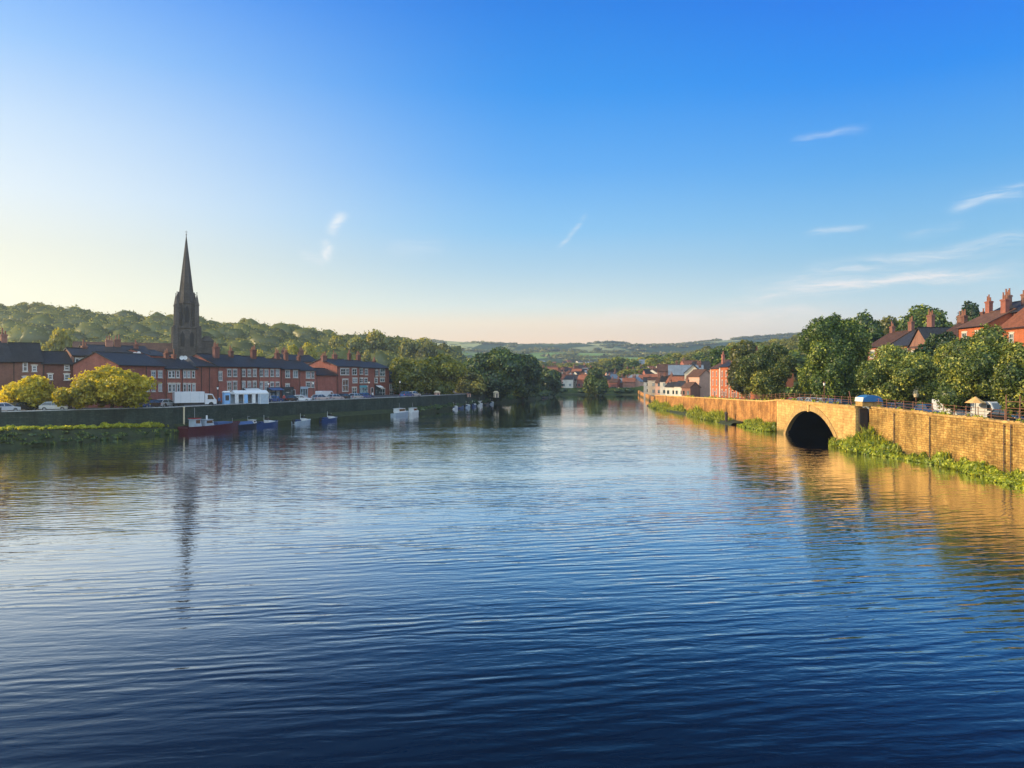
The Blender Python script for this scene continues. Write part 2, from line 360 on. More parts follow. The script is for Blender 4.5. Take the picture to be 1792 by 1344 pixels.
# ---------------------------------------------------------------- shape of the land
LW = [(-150,30),(-125,60),(-98,90),(-77,112),(-58.6,128.5),(-44.3,160),(-28.5,188),(-14,235),(-2,285),(12,322),(20,350),(16,380)]       # left quay wall, river face
LE = [(-135,20),(-110,45),(-88,75),(-70,101),(-56.6,130),(-43,157),(-24.8,191),(-5.4,265),(9.5,313),(19,340),(22,365),(18,388)]           # left waterline
RW = [(48.4,20),(48.2,70),(48.2,100),(47.2,131),(46.6,180),(46,215),(46.6,240),(50,262),(55,300),(60,345),(66,390)]
def li(P, y, col=0): return np.interp(y, [p[1] for p in P], [p[col] for p in P])
def rtop(y): return np.interp(y, [20,70,100,130,140,173,215,240,270], [5.5,5.5,5.85,5.85,5.25,4.8,4.1,3.7,2.5])     # top of right wall
def rstreet(y): return np.interp(y, [20,100,140,215,250,300], [4.7,4.9,4.5,3.3,2.4,1.8])
crestL = ([-900,-300,0,60,200,300,400,480,560,600,660,700,760,800,860], [586,575,568,567,579,583,593,598,608,617,621,627,633,640,655])
crestF = ([-900,600,780,850,920,1000,1070,1100,1140,1170,1250,1330,1400,1500,1700,2400], [590,600,599,600,602,600,597,600,603,603,596,587,579,574,570,570])
def sm(x, a, b): q = np.clip((x-a)/(b-a), 0, 1); return q*q*(3-2*q)
def wob(x, y, s, sd=0):
    return (np.sin(x/s+1.3+sd)+np.sin(y/s*1.3+2.1*sd+0.5)+np.sin((x+y)/s*0.7+sd*3)+np.sin((x-1.6*y)/s*1.7+sd))/4
def H(x, y):
    x = np.asarray(x, float); y = np.asarray(y, float); yy = np.maximum(y, 20)
    px = x/yy*F+PX0
    far = np.interp(yy, [300,400,600,800,1100,1500,2000], [3,1.5,7.5,14,26,47,79])
    cz = 10-(np.interp(px, *crestF)-PY0)/F*2400
    far = far+(cz-7-79)*sm(yy, 1700, 2400)+wob(x, y, 110, 1)*np.interp(yy, [400,700,1600,2400], [0.5,3,11,3])
    base = np.where(yy < 400, 3.4, far)
    right = 0.17*np.clip(x-64, 0, 130)*(1-sm(yy, 500, 1000)); base = base+right
    cl = 10-(np.interp(px, *crestL)-PY0)/F*540
    f = sm(yy+wob(x, y, 35, 2)*14, 285, 540)*(1-0.55*sm(yy, 560, 1000))*(1-sm(px, 760, 900))
    base = base+np.maximum(cl-4, 0)*f
    left = x < li(LW, yy)-4; rgt = x > li(RW, yy)+3
    riv = (yy < 388) & ~left & ~rgt
    base = np.where(yy < 388, np.where(x > 0, np.minimum(base, rstreet(yy)-0.3+right), base), base)
    tun = (yy > 96) & (yy < 136) & (x > 40) & (x < 62.5)
    return np.where(riv | tun, -2.0, base)
na, nr_ = 420, 300
A = np.linspace(R(-56), R(56), na); D = np.concatenate([np.linspace(20, 420, 130), np.geomspace(424, 3050, nr_-130)])
DD, AA = np.meshgrid(D, A, indexing='ij'); XX = DD*np.tan(AA); ZZ = H(XX, DD)
V = np.stack([XX, DD, ZZ], -1).reshape(-1, 3); i0 = (np.arange(nr_-1)[:,None]*na+np.arange(na-1)[None,:]).ravel()
Q = np.stack([i0, i0+1, i0+na+1, i0+na], 1)
tag(link('ground', np_mesh('ground', V, Q, MATS['countryside'], smooth=True)), 'valley ground with woods and fields rising to the hills', 'ground', kind='structure')

def strip(name, P, Q_, zp, zq, mat, lab, cat, kind='structure'):
    """a surface between two polylines given at the same depths"""
    m = MB(); n = len(P)
    zp = zp if hasattr(zp, '__len__') else [zp]*n; zq = zq if hasattr(zq, '__len__') else [zq]*n
    vs = [(p[0],p[1],z) for p, z in zip(P, zp)]+[(p[0],p[1],z) for p, z in zip(Q_, zq)]
    m.add(vs, [(i, i+1, n+i+1, n+i) for i in range(n-1)])
    return tag(m.build(name, mat), lab, cat, kind=kind)
def wallmesh(m, P, zb, zt, th, mi=0, side=1):
    """vertical wall along polyline P (river face), thickness th away from the river"""
    n = len(P); off = []
    for i, p in enumerate(P):
        a = P[max(i-1, 0)]; b = P[min(i+1, n-1)]; d = Vector((b[0]-a[0], b[1]-a[1])).normalized()
        off.append((p[0]-d.y*th*side, p[1]+d.x*th*side))
    zb = zb if hasattr(zb, '__len__') else [zb]*n; zt = zt if hasattr(zt, '__len__') else [zt]*n
    vs = []
    for p, o, b, t_ in zip(P, off, zb, zt): vs += [(*p, b), (*p, t_), (*o, t_), (*o, b)]
    fs = []
    for i in range(n-1):
        a = 4*i; b = a+4
        fs += [(a, b, b+1, a+1), (a+1, b+1, b+2, a+2), (a+2, b+2, b+3, a+3)]
    fs += [(0,1,2,3), (4*n-4, 4*n-1, 4*n-2, 4*n-3)]
    m.add(vs, fs, mi)
def resample(P, step):
    out = [P[0]]
    for a, b in zip(P[:-1], P[1:]):
        L = math.hypot(b[0]-a[0], b[1]-a[1]); k = max(1, int(L/step))
        out += [(a[0]+(b[0]-a[0])*j/k, a[1]+(b[1]-a[1])*j/k) for j in range(1, k+1)]
    return out
# left side: street slab, quay wall, berm and ledge
n = 8
st = LW[:9]
strip('street', [(p[0]-0.3, p[1]) for p in st], [(p[0]-160, p[1]+60) for p in st], 4.3, 4.3, MATS['asphalt'], 'riverside street in front of the brick terraces', 'street')
q = thing('quay_wall', 'long dark mossy stone quay wall below the brick terraces with grey parapet', 'wall')
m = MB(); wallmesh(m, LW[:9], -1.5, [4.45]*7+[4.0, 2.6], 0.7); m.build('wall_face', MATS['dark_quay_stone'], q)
m = MB(); wallmesh(m, [(p[0]+0.06, p[1]-0.04) for p in LW[:4]], 4.45, 5.15, 0.5); m.build('parapet', MATS['parapet_stone'], q)
m = MB(); wallmesh(m, [(p[0]+0.14, p[1]-0.1) for p in LW[:4]], 5.152, 5.27, 0.68); wallmesh(m, [(p[0]+0.1, p[1]-0.08) for p in LW[3:8]], [4.452]*4+[4.1], [4.6]*4+[4.2], 0.68); m.build('coping', MATS['grey_coping'], q)
berm_out = [(-140,20),(-113,45),(-90.5,75),(-72.2,102),(-58.4,130.5)]; berm_z = [2.7,2.7,2.6,2.35,1.1]
m = MB(); n = len(berm_out)
edge = resample([LE[i] for i in range(5)], 3.0); topf = resample(berm_out, 3.0); k = min(len(edge), len(topf))
def resN(P, N):
    s = np.concatenate([[0], np.cumsum([math.hypot(b[0]-a[0], b[1]-a[1]) for a, b in zip(P[:-1], P[1:])])]); q_ = np.linspace(0, s[-1], N)
    return list(zip(np.interp(q_, s, [p[0] for p in P]), np.interp(q_, s, [p[1] for p in P])))
NB = 70
eN = resN([LE[i] for i in range(5)], NB); tN = resN(berm_out, NB); wN = resN([(p[0]+0.0, p[1]) for p in LW[:5]], NB)
zN = np.interp(np.linspace(0, 1, NB), [0,0.3,0.55,0.8,1], berm_z)
vs = [];
for i in range(NB):
    j = 0.25*math.sin(i*1.7)+0.2*math.sin(i*0.61)
    vs += [(eN[i][0]+0.4, eN[i][1], -1.0), (eN[i][0]+0.1*j, eN[i][1]+0.2*j, 0.25), (tN[i][0], tN[i][1], zN[i]*0.9+0.15*j), (tN[i][0]*0.6+wN[i][0]*0.4, tN[i][1]*0.6+wN[i][1]*0.4, zN[i]+0.1*j), (wN[i][0]-0.3, wN[i][1]+0.2, zN[i]+0.25)]
m.add(vs, [(5*i+c, 5*i+c+1, 5*i+c+6, 5*i+c+5) for i in range(NB-1) for c in range(4)], 0, True)
m.add([vs[-5+c] for c in range(5)], [(0,1,2,3,4)])
tag(m.build('bank', MATS['mud_grass']), 'low grassy bank at the foot of the dark quay wall', 'bank', kind='structure')
ledge_e = resN(LE[4:9], 40); ledge_w = resN(LW[4:9], 40)
m = MB(); vs = []
for i in range(40):
    zz = 0.85 if i < 30 else 0.85+0.03*(i-30)
    vs += [(ledge_e[i][0], ledge_e[i][1], -1), (ledge_e[i][0], ledge_e[i][1], zz), (ledge_e[i][0]*0.75+ledge_w[i][0]*0.25-0.2, ledge_e[i][1]*0.75+ledge_w[i][1]*0.25, zz+0.04), (ledge_w[i][0]-0.2, ledge_w[i][1], zz+0.9)]
m.add(vs, [(4*i+c, 4*i+c+1, 4*i+c+5, 4*i+c+4) for i in range(39) for c in range(3)])
m.add(vs[:4], [(0,1,2,3)])
tag(m.build('towpath', MATS['mud_grass']), 'low mooring ledge along the foot of the quay wall', 'path', kind='structure')
# the wooded end of the left bank and the far end of the reach
m = MB(); E2 = resN(LE[8:], 30); vs = []
for i, (x, y) in enumerate(E2):
    vs += [(x, y, -1), (x-0.6, y+0.3, 0.7), (x-6, y+3, 2.2), (x-60, y+20, 3.6)]
m.add(vs, [(4*i+c, 4*i+c+1, 4*i+c+5, 4*i+c+4) for i in range(29) for c in range(3)], 0, True)
tag(m.build('wooded_bank', MATS['mud_grass']), 'earth bank under the big dark trees on the left side', 'bank', kind='structure')
m = MB(); vs = []
for i in range(40):
    x = -40+i*4.6; y = 384+3*math.sin(i*0.7)
    vs += [(x, y-1, -1), (x, y, 0.35), (x, y+8, 0.9), (x, y+24, 1.6)]
m.add(vs, [(4*i+c, 4*i+c+1, 4*i+c+5, 4*i+c+4) for i in range(39) for c in range(3)], 0, True)
tag(m.build('far_bank', MATS['mud_grass']), 'far river bank closing the reach below the town', 'bank', kind='structure')
# right side
yr = [20,45,70,100,131,150,180,215,240,262,300,345,390]
strip('riverside_road', [(float(li(RW, y))+0.5, y) for y in yr], [(float(li(RW, y))+19, y) for y in yr], [float(rstreet(y)) for y in yr], [float(rstreet(y))+0.3 for y in yr], MATS['asphalt'], 'road behind the golden stone wall', 'road')
# stone wall in two runs with the bridge between
def rrun(y0, y1, step=8): return [(float(li(RW, y)), y) for y in np.arange(y0, y1, step)]+[(float(li(RW, y1)), y1)]
for (a, b, lab) in ((20, 100.2, 'tall golden sandstone river wall right of the arch, weeds at its foot'), (131.2, 262, 'golden sandstone river wall running from the arch to the distant bend')):
    P = rrun(a, b); w = thing('river_wall', lab, 'wall', group='golden stone walls along the right bank')
    m = MB(); wallmesh(m, P, -1.0, [float(rtop(y))-0.22 for _, y in P], 0.8, side=-1); m.build('wall_face', MATS['golden_stone' if a == 20 else 'orange_stone'], w)
    m = MB(); wallmesh(m, [(x-0.09, y) for x, y in P], [float(rtop(y))-0.218 for _, y in P], [float(rtop(y)) for _, y in P], 1.0, side=-1); m.build('coping', MATS['golden_ashlar'], w)
P = rrun(262.2, 389); w = thing('river_wall', 'low stone quay carrying the small houses round the distant bend', 'wall', group='golden stone walls along the right bank')
m = MB(); wallmesh(m, P, -1.0, [float(rtop(y))-0.3 for _, y in P], 0.8, side=-1); m.build('wall_face', MATS['orange_stone'], w)
# arched bridge mouth
br = thing('stone_bridge', 'golden stone arch bridge over the dark outlet in the river wall', 'bridge', (46.7, 101, 0))
fx = 0.0; L = 30.0; a0, a1, zap = 5.6, 25.6, 4.45; mid = (a0+a1)/2; half = (a1-a0)/2
def arch(y, grow=0.0):
    q_ = abs(y-mid)/(half+grow); return (zap+grow)*max(0.0, 1-q_**2.15)**0.80 if q_ < 1 else 0.0
ys = [a0+(a1-a0)*i/36 for i in range(37)]; top = 5.55
m = MB()
m.add([(fx,0,-1),(fx,a0,-1),(fx,a0,top),(fx,0,top)], [(0,1,2,3)]); m.add([(fx,a1,-1),(fx,L,-1),(fx,L,top),(fx,a1,top)], [(0,1,2,3)])
for u, v in zip(ys[:-1], ys[1:]):
    m.add([(fx,u,arch(u)),(fx,v,arch(v)),(fx,v,top),(fx,u,top)], [(0,1,2,3)])
m.add([(fx,0,-1),(fx+1.6,0,-1),(fx+1.6,0,top),(fx,0,top)], [(0,1,2,3)]); m.add([(fx,L,-1),(fx+1.6,L,-1),(fx+1.6,L,top),(fx,L,top)], [(0,1,2,3)])
m.add([(fx,0,top),(fx+1.6,0,top),(fx+1.6,L,top),(fx,L,top)], [(0,1,2,3)])
m.build('spandrel_wall', MATS['golden_ashlar'], br)
m = MB(); N_ = 44
for i in range(N_):
    def pt(j, g):
        th = math.pi*(j/N_); y = mid-(half+g)*math.cos(th); return (y, arch(y, g) if 0 < j < N_ else 0.0)
    A0, A1, B0, B1 = pt(i, -0.02), pt(i+1, -0.02), pt(i, 0.85), pt(i+1, 0.85)
    x0 = fx-0.14
    m.add([(x0,*A0),(x0,*A1),(x0,*B1),(x0,*B0),(fx+0.5,*A0),(fx+0.5,*A1),(fx+0.02,*B1),(fx+0.02,*B0)], [(0,1,2,3),(0,4,5,1),(3,2,6,7)])
m.build('arch_ring', MATS['pale_stone'] if 'pale_stone' in MATS else brickmat('pale_stone', (0.62,0.42,0.17), (0.54,0.34,0.13), (0.42,0.25,0.10), 1.0, 0.25, 0.55, 0.9, ms=0.03), br)
m = MB(); yk = mid; m.taper(fx-0.14, yk, zap-0.15, zap+0.95, 0.3, 0.55, 0.34, 0.85); m.build('keystone', MATS['golden_ashlar'], br)
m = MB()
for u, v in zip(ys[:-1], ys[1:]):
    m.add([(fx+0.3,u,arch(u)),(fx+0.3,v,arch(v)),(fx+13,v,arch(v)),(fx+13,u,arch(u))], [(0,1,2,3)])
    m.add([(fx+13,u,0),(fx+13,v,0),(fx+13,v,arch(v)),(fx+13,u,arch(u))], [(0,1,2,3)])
m.build('barrel_vault', MATS['vault_shade'], br)
m = MB(); m.box(-0.12, 0.9, 0.0, L, top+0.002, top+0.30); m.build('coping', MATS['golden_ashlar'], br)
m = MB(); m.box(-0.05, 0.5, -0.01, 1.6, -1, 1.2); m.build('buttress_foot', MATS['golden_stone'], br)
# ---------------------------------------------------------------- foliage
leafmat('leaf_green', (0.022,0.048,0.008), (0.075,0.12,0.014), (0.36,0.38,0.04), 0.16)
leafmat('leaf_grey_green', (0.028,0.050,0.010), (0.10,0.135,0.018), (0.52,0.48,0.075), 0.16)
leafmat('leaf_yellow', (0.26,0.25,0.012), (0.52,0.44,0.018), (0.75,0.6,0.04), 0.55, (1.3,1.15,0.4))
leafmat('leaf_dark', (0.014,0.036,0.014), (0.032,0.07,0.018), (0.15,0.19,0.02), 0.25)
leafmat('leaf_wood', (0.06,0.072,0.022), (0.155,0.165,0.032), (0.44,0.38,0.05), 0.4, (1.3,1.2,0.5))  # pale and yellow: haze and sun glow of the hill put into the colour
leafmat('leaf_olive', (0.07,0.10,0.012), (0.19,0.21,0.02), (0.42,0.37,0.03), 0.45, (1.3,1.15,0.4))
leafmat('reed', (0.06,0.10,0.008), (0.30,0.36,0.022), (0.68,0.64,0.06), 0.4)
leafmat('leaf_sunlit', (0.13,0.14,0.015), (0.28,0.27,0.025), (0.46,0.40,0.04), 0.5, (1.3,1.15,0.4))  # brighter leaf copy, sunlight put into the colour
leafmat('grass_sunlit_tone', (0.20,0.24,0.012), (0.42,0.44,0.02), (0.72,0.66,0.05), 0.5, (1.3,1.15,0.4))  # sunlight on the bank crest put into the grass colour
def barkm(t, out):
    co = t.node('ShaderNodeTexCoord').outputs['Object']; n = t.noise(t.mapping(co, sc=(1,1,0.25)), 6, 5, 0.6)
    principled(t, out, t.ramp(n, [(0.3,(0.035,0.026,0.018)),(0.7,(0.12,0.09,0.06))]), 0.9, bump(t, n, 0.6, 0.05), 0, 0.15)
material('bark', barkm)
ICO = None
def ico():
    global ICO
    if ICO is None:
        import bmesh
        b = bmesh.new(); bmesh.ops.create_icosphere(b, subdivisions=2, radius=1)
        ICO = (np.array([v.co[:] for v in b.verts]), np.array([[v.index for v in f.verts] for f in b.faces])); b.free()
    return ICO
def leaf_quads(P, Nrm, size, g):
    n = len(P); r = g.normal(size=(n, 3)); r /= np.linalg.norm(r, axis=1)[:,None]
    N = Nrm*0.75+r*0.75; N /= np.linalg.norm(N, axis=1)[:,None]
    t_ = np.cross(N, g.normal(size=(n, 3))); t_ /= np.linalg.norm(t_, axis=1)[:,None]+1e-9; b_ = np.cross(N, t_)
    s = (size*g.uniform(0.55, 1.35, n))[:,None]; w = s*g.uniform(0.5, 0.85, (n, 1))
    V = np.stack([P-t_*s, P-b_*w+N*0.12*s, P+t_*s, P+b_*w+N*0.12*s], 1).reshape(-1, 3)
    return V, np.arange(4*n).reshape(-1, 4)
def lobes_for(g, rx, ry, rz, n, lob, flat=0.0):
    """lobe centres inside an ellipsoid whose bottom is at z=0"""
    d = g.normal(size=(n, 3)); d /= np.linalg.norm(d, axis=1)[:,None]; k = g.uniform(0.35, 1.0, (n, 1))**0.5
    rad = lob*g.uniform(0.7, 1.25, n)
    C = d*k*np.array([rx, ry, rz])*(1-lob*0.75)
    C[:,2] = C[:,2]*(1-flat*(C[:,2] < 0))+rz
    Rr = np.stack([rad*rx*g.uniform(0.85,1.15,n), rad*ry*g.uniform(0.85,1.15,n), rad*rz*0.9], 1)
    return C, Rr
def foliage(name, C, Rr, nleaf, leaf, mat, g, core=0.86, holes=0.0, jag=0.16):
    n = len(C); area = (Rr[:,0]*Rr[:,2]); pick = g.choice(n, nleaf, p=area/area.sum())
    d = g.normal(size=(nleaf, 3)); d[:,2] += 0.15; d /= np.linalg.norm(d, axis=1)[:,None]
    # clumps: pull the directions towards a handful of sprigs on every lobe
    k = 1+g.normal(0, jag*0.5, nleaf)+jag*np.sin(d[:,0]*6+pick*1.7)*np.sin(d[:,1]*5+pick)*np.sin(d[:,2]*6+pick*0.6)*1.3
    P = C[pick]+d*k[:,None]*Rr[pick]
    keep = np.ones(nleaf, bool)
    for j in range(n):
        q_ = (((P-C[j])/(Rr[j]*0.80))**2).sum(1); keep &= (q_ > 1)
    P, d, pick = P[keep], d[keep], pick[keep]
    V, Q = leaf_quads(P, d, leaf, g)
    lt_ = g.uniform(0, 1, n); tint = np.clip(0.45*lt_[pick]+0.55*g.uniform(0, 1, len(P))**1.3, 0, 1)
    me_parts = [(V, Q, tint)]
    iv, fi = ico(); cv, cf, ct = [], [], []; o = 0
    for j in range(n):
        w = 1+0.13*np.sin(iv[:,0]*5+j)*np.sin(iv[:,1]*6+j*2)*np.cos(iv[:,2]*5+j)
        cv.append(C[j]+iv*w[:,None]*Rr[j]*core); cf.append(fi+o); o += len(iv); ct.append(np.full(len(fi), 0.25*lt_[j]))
    cv = np.concatenate(cv); cf = np.concatenate(cf); ct = np.concatenate(ct)
    # triangles of the inner mass as degenerate-free quads: keep two face lists in one mesh
    allv = np.concatenate([V, cv]); nq, nt = len(Q), len(cf)
    me = bpy.data.meshes.new(name); me.vertices.add(len(allv)); me.vertices.foreach_set('co', allv.astype(np.float32).ravel())
    loops = np.concatenate([Q.ravel(), (cf+len(V)).ravel()]).astype(np.int32)
    me.loops.add(len(loops)); me.loops.foreach_set('vertex_index', loops)
    me.polygons.add(nq+nt)
    me.polygons.foreach_set('loop_start', np.concatenate([np.arange(nq)*4, nq*4+np.arange(nt)*3]).astype(np.int32))
    me.polygons.foreach_set('loop_total', np.concatenate([np.full(nq, 4), np.full(nt, 3)]).astype(np.int32))
    me.polygons.foreach_set('use_smooth', np.concatenate([np.zeros(nq, bool), np.ones(nt, bool)]))
    me.materials.append(mat)
    a = me.attributes.new('tint', 'FLOAT', 'FACE'); a.data.foreach_set('value', np.concatenate([tint, ct]).astype(np.float32))
    me.update(calc_edges=True); return me
def trunk_mesh(h, r, spread, g, n=5):
    m = MB(); top = Vector((g.normal(0, 0.03*h), g.normal(0, 0.03*h), h*0.55)); m.tube((0,0,-0.4), (0,0,0.3), r*1.5, r*1.05, 9); m.tube((0,0,0.3), top, r*1.05, r*0.7, 9)
    for i in range(n):
        a = 2*math.pi*(i+g.uniform(0, 0.6))/n; e = top+Vector((math.cos(a)*spread*g.uniform(.5,.9), math.sin(a)*spread*g.uniform(.5,.9), h*g.uniform(0.25, 0.5)))
        mid_ = top.lerp(e, 0.5)+Vector((0,0,h*0.05)); m.tube(top, mid_, r*0.55, r*0.35, 7); m.tube(mid_, e, r*0.35, r*0.12, 6)
    return m.mesh('trunk', MATS['bark'])
def tree(name, lab, pxc, D, wpx, top_py, base_z, bot, nl, lob, nleaf, leaf, mat, seed, group=None, depth_k=1.0, flat=0.3, extra=None, trunk_r=0.25, jag=0.16):
    """a tree standing at depth D; wpx its width in the photo, bot = clear stem height"""
    g = np.random.default_rng(seed); x = PX(pxc, D); rx = wpx/F*D/2; topz = PZ(top_py, D); h = topz-base_z
    o = thing(name, lab, 'tree', (x, D, base_z), 0, group)
    rz = (h-bot)/2; C, Rr = lobes_for(g, rx, rx*depth_k, rz, nl, lob, flat); C[:,2] += bot
    if extra:
        for (ex, ez, er) in extra:
            C = np.vstack([C, [[ex*rx, g.uniform(-.3,.3)*rx, bot+ez*2*rz]]]); Rr = np.vstack([Rr, [[er*rx, er*rx, er*rz*1.1]]])
    xe = max((C[:,0]+Rr[:,0]).max(), -(C[:,0]-Rr[:,0]).min()); k_ = rx/xe; C[:,:2] *= k_; Rr[:,:2] *= k_
    lo, hi = (C[:,2]-Rr[:,2]).min(), (C[:,2]+Rr[:,2]).max(); k_ = 2*rz/(hi-lo); C[:,2] = bot+(C[:,2]-lo)*k_; Rr[:,2] *= k_
    link('crown', foliage('crown', C, Rr, nleaf, leaf, MATS[mat], g, jag=jag), o)
    link('trunk', trunk_mesh(h*0.8, trunk_r, rx*0.6, g), o)
    return o
# ---- left: two yellow willows on the street edge
GY = 'yellow trees on the quay'
tree('yellow_tree', 'round yellow-leaved tree above the quay beside the silver car, smallest of the yellow trees', 52, 121, 80, 660, 4.3, 0.5, 22, 0.34, 9000, 0.24, 'leaf_yellow', 11, GY, jag=0.25)
tree('yellow_tree', 'low spreading yellow-green tree leaning against the tallest yellow tree', 134, 119, 74, 664, 4.3, 0.5, 20, 0.36, 8000, 0.24, 'leaf_yellow', 12, GY, jag=0.25)
tree('yellow_tree', 'tallest yellow tree, broad peaked crown on the quay before a brick gable', 196, 124, 128, 641, 4.3, 0.6, 34, 0.3, 15000, 0.24, 'leaf_yellow', 13, GY, flat=0.0, extra=[(-0.15,0.86,0.3),(0.65,0.28,0.33),(-0.7,0.3,0.3)], jag=0.25)
# ---- left bank big trees
GL = 'big trees on the left bank'
tree('riverside_tree', 'spreading tree with sunlit golden-green top right beside the last brick house', 722, 222, 82, 628, 4.0, 0.0, 30, 0.32, 11000, 0.42, 'leaf_olive', 21, GL)
tree('riverside_tree', 'golden-green topped tree in the middle of the clump by the pale kiosk', 768, 228, 92, 622, 3.6, 0.0, 34, 0.32, 12000, 0.42, 'leaf_olive', 22, GL, flat=0.0)
tree('riverside_tree', 'small rounded green tree in the dip between the two great clumps', 822, 246, 56, 650, 3.2, 0.0, 18, 0.36, 5000, 0.42, 'leaf_wood', 23, GL)
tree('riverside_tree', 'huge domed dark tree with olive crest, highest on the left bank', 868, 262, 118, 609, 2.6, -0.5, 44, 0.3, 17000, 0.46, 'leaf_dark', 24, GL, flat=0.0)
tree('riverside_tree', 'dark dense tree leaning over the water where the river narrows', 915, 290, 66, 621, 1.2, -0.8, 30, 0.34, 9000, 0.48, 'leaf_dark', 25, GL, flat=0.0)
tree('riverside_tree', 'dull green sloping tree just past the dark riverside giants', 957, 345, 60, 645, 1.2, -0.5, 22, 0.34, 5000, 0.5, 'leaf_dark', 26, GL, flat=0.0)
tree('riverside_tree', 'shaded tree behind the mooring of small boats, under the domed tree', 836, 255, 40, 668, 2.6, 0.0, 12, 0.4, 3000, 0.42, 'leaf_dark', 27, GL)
# ---- right bank, standing on the road behind the wall
GR = 'trees behind the golden wall'
tree('street_tree', 'broad round tree between the red brick terrace and the tallest tree', 1345, 150, 106, 604, 4.3, 0.3, 40, 0.31, 42000, 0.20, 'leaf_grey_green', 31, GR, flat=0.0)
tree('street_tree', 'small bushy tree low behind the arch, under the tallest tree', 1402, 146, 34, 672, 4.3, 0.2, 10, 0.4, 2500, 0.3, 'leaf_grey_green', 37, GR)
tree('street_tree', 'tallest dense tree on the right bank, rising directly above the arch', 1461, 134, 122, 550, 4.5, 0.6, 56, 0.28, 62000, 0.19, 'leaf_green', 32, GR, flat=0.0)
tree('street_tree', 'round pale green tree right of the blue roofed hut', 1572, 103, 136, 604, 4.9, 1.0, 44, 0.30, 52000, 0.155, 'leaf_grey_green', 33, GR)
tree('street_tree', 'tree filling the gap behind the two pale round trees, shade put into its dark leaves', 1648, 117, 110, 583, 5.0, 0.6, 34, 0.3, 24000, 0.24, 'leaf_dark', 34, GR)  # dark leaf material paints the shade between the neighbouring crowns
tree('street_tree', 'big peaked pale green tree over the white van near the wall', 1722, 88, 168, 572, 4.9, 1.0, 52, 0.29, 56000, 0.14, 'leaf_grey_green', 35, GR, extra=[(0.05,0.9,0.3),(-0.75,0.25,0.3)])
tree('street_tree', 'tree cut by the right edge of the photo behind the railings', 1806, 76, 130, 600, 4.9, 1.0, 38, 0.3, 30000, 0.15, 'leaf_grey_green', 36, GR)
# trees behind the right roofs
GB = 'trees rising behind the right bank roofs'
tree('tree', 'dark green tree just right behind the tallest riverside tree', 1512, 205, 78, 546, 8, 1, 28, 0.32, 9000, 0.42, 'leaf_green', 41, GB)
tree('tree', 'lower tree seen between the tall tree and the sunlit domed crown', 1560, 225, 70, 556, 9, 1, 24, 0.34, 7000, 0.42, 'leaf_wood', 42, GB)
tree('tree', 'wide dome of sunlit leaves above the brick roofs and chimneys', 1620, 212, 112, 534, 10, 1, 34, 0.32, 11000, 0.42, 'leaf_green', 43, GB)
tree('tree', 'round sunlit tree above the red brick terrace beside the broad round tree', 1306, 196, 60, 597, 4, 0, 24, 0.33, 7000, 0.4, 'leaf_wood', 44, GB)
tree('tree', 'dark tree beyond the red brick terrace on the hillside', 1266, 245, 46, 607, 6, 0, 18, 0.36, 4500, 0.45, 'leaf_green', 45, GB)
tree('tree', 'dark treetop peeping above the chimneys at the right edge', 1700, 190, 46, 528, 16, 1, 18, 0.36, 4000, 0.4, 'leaf_dark', 46, GB)
# round tree at the end of the river
tree('round_tree', 'single rounded dark tree on the bank at the far end of the river', 1044, 366, 46, 644, 0.6, -0.4, 26, 0.34, 8000, 0.5, 'leaf_green', 51, None)

# ---------------------------------------------------------------- distant trees: shared low-detail kinds
KIND = {}
def low_kind(mat, seed, rx=5.0, rz=4.6, nl=15, nleaf=2300, leaf=0.46):
    g = np.random.default_rng(seed); C, Rr = lobes_for(g, rx, rx, rz, nl, 0.42, 0.2); C[:,2] += 0.8
    return foliage('crown', C, Rr, nleaf, leaf, MATS[mat], g), trunk_mesh(6.5, 0.3, 2.5, g, 4)
for mt in ('leaf_wood', 'leaf_olive', 'leaf_green', 'leaf_dark', 'leaf_sunlit'): KIND[mt] = [low_kind(mt, 100+i) for i in range(4)]
def far_tree(lab, x, y, wid, h, mt, group, g, name='tree', z=None, stem=True):
    c, tk = KIND[mt][g.integers(4)]; z = float(H(x, y)) if z is None else z
    o = thing(name, lab, 'tree', (x, y, z-0.4), g.uniform(0, 6.28), group); s = wid/10.0; sz = h/10.2
    o.scale = (s, s*g.uniform(0.9, 1.1), sz)
    link('crown', c, o)
    if stem: link('trunk', tk, o)
    return o
gt = np.random.default_rng(5)
# crest of the left hill
px_ = -40
while px_ < 790:
    Dc = 530+gt.uniform(-12, 18); w = gt.uniform(12, 24); 
    far_tree('crest tree standing against the sky along the top of the wooded hill', PX(px_, Dc), Dc, w, gt.uniform(8, 15)*(1.0 if px_ < 640 else 1.15), 'leaf_wood', 'trees along the skyline of the wooded hill', gt)
    px_ += w*F/Dc*gt.uniform(0.45, 0.95)
# sunlit trees low on the slope
for i in range(95):
    p = gt.uniform(-20, 620); Dd = gt.uniform(340, 445)
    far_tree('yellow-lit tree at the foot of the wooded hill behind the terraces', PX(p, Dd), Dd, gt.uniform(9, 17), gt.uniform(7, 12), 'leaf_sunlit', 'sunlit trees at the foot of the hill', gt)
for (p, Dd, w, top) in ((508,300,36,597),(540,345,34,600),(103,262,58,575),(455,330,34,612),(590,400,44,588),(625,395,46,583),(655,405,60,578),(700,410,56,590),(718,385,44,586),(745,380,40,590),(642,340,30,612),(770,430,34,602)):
    x = PX(p, Dd); zb = float(H(x, Dd)); far_tree(['wide domed tree on the lower slope between the spire and the river trees', 'taller olive tree on the shoulder of the hill'][int(p > 580)], x, Dd, w/F*Dd, max(PZ(top, Dd)-zb, 5), 'leaf_sunlit' if p < 560 else 'leaf_wood', 'larger trees on the hill shoulder' if p > 580 else 'larger trees on the lower slope', gt)
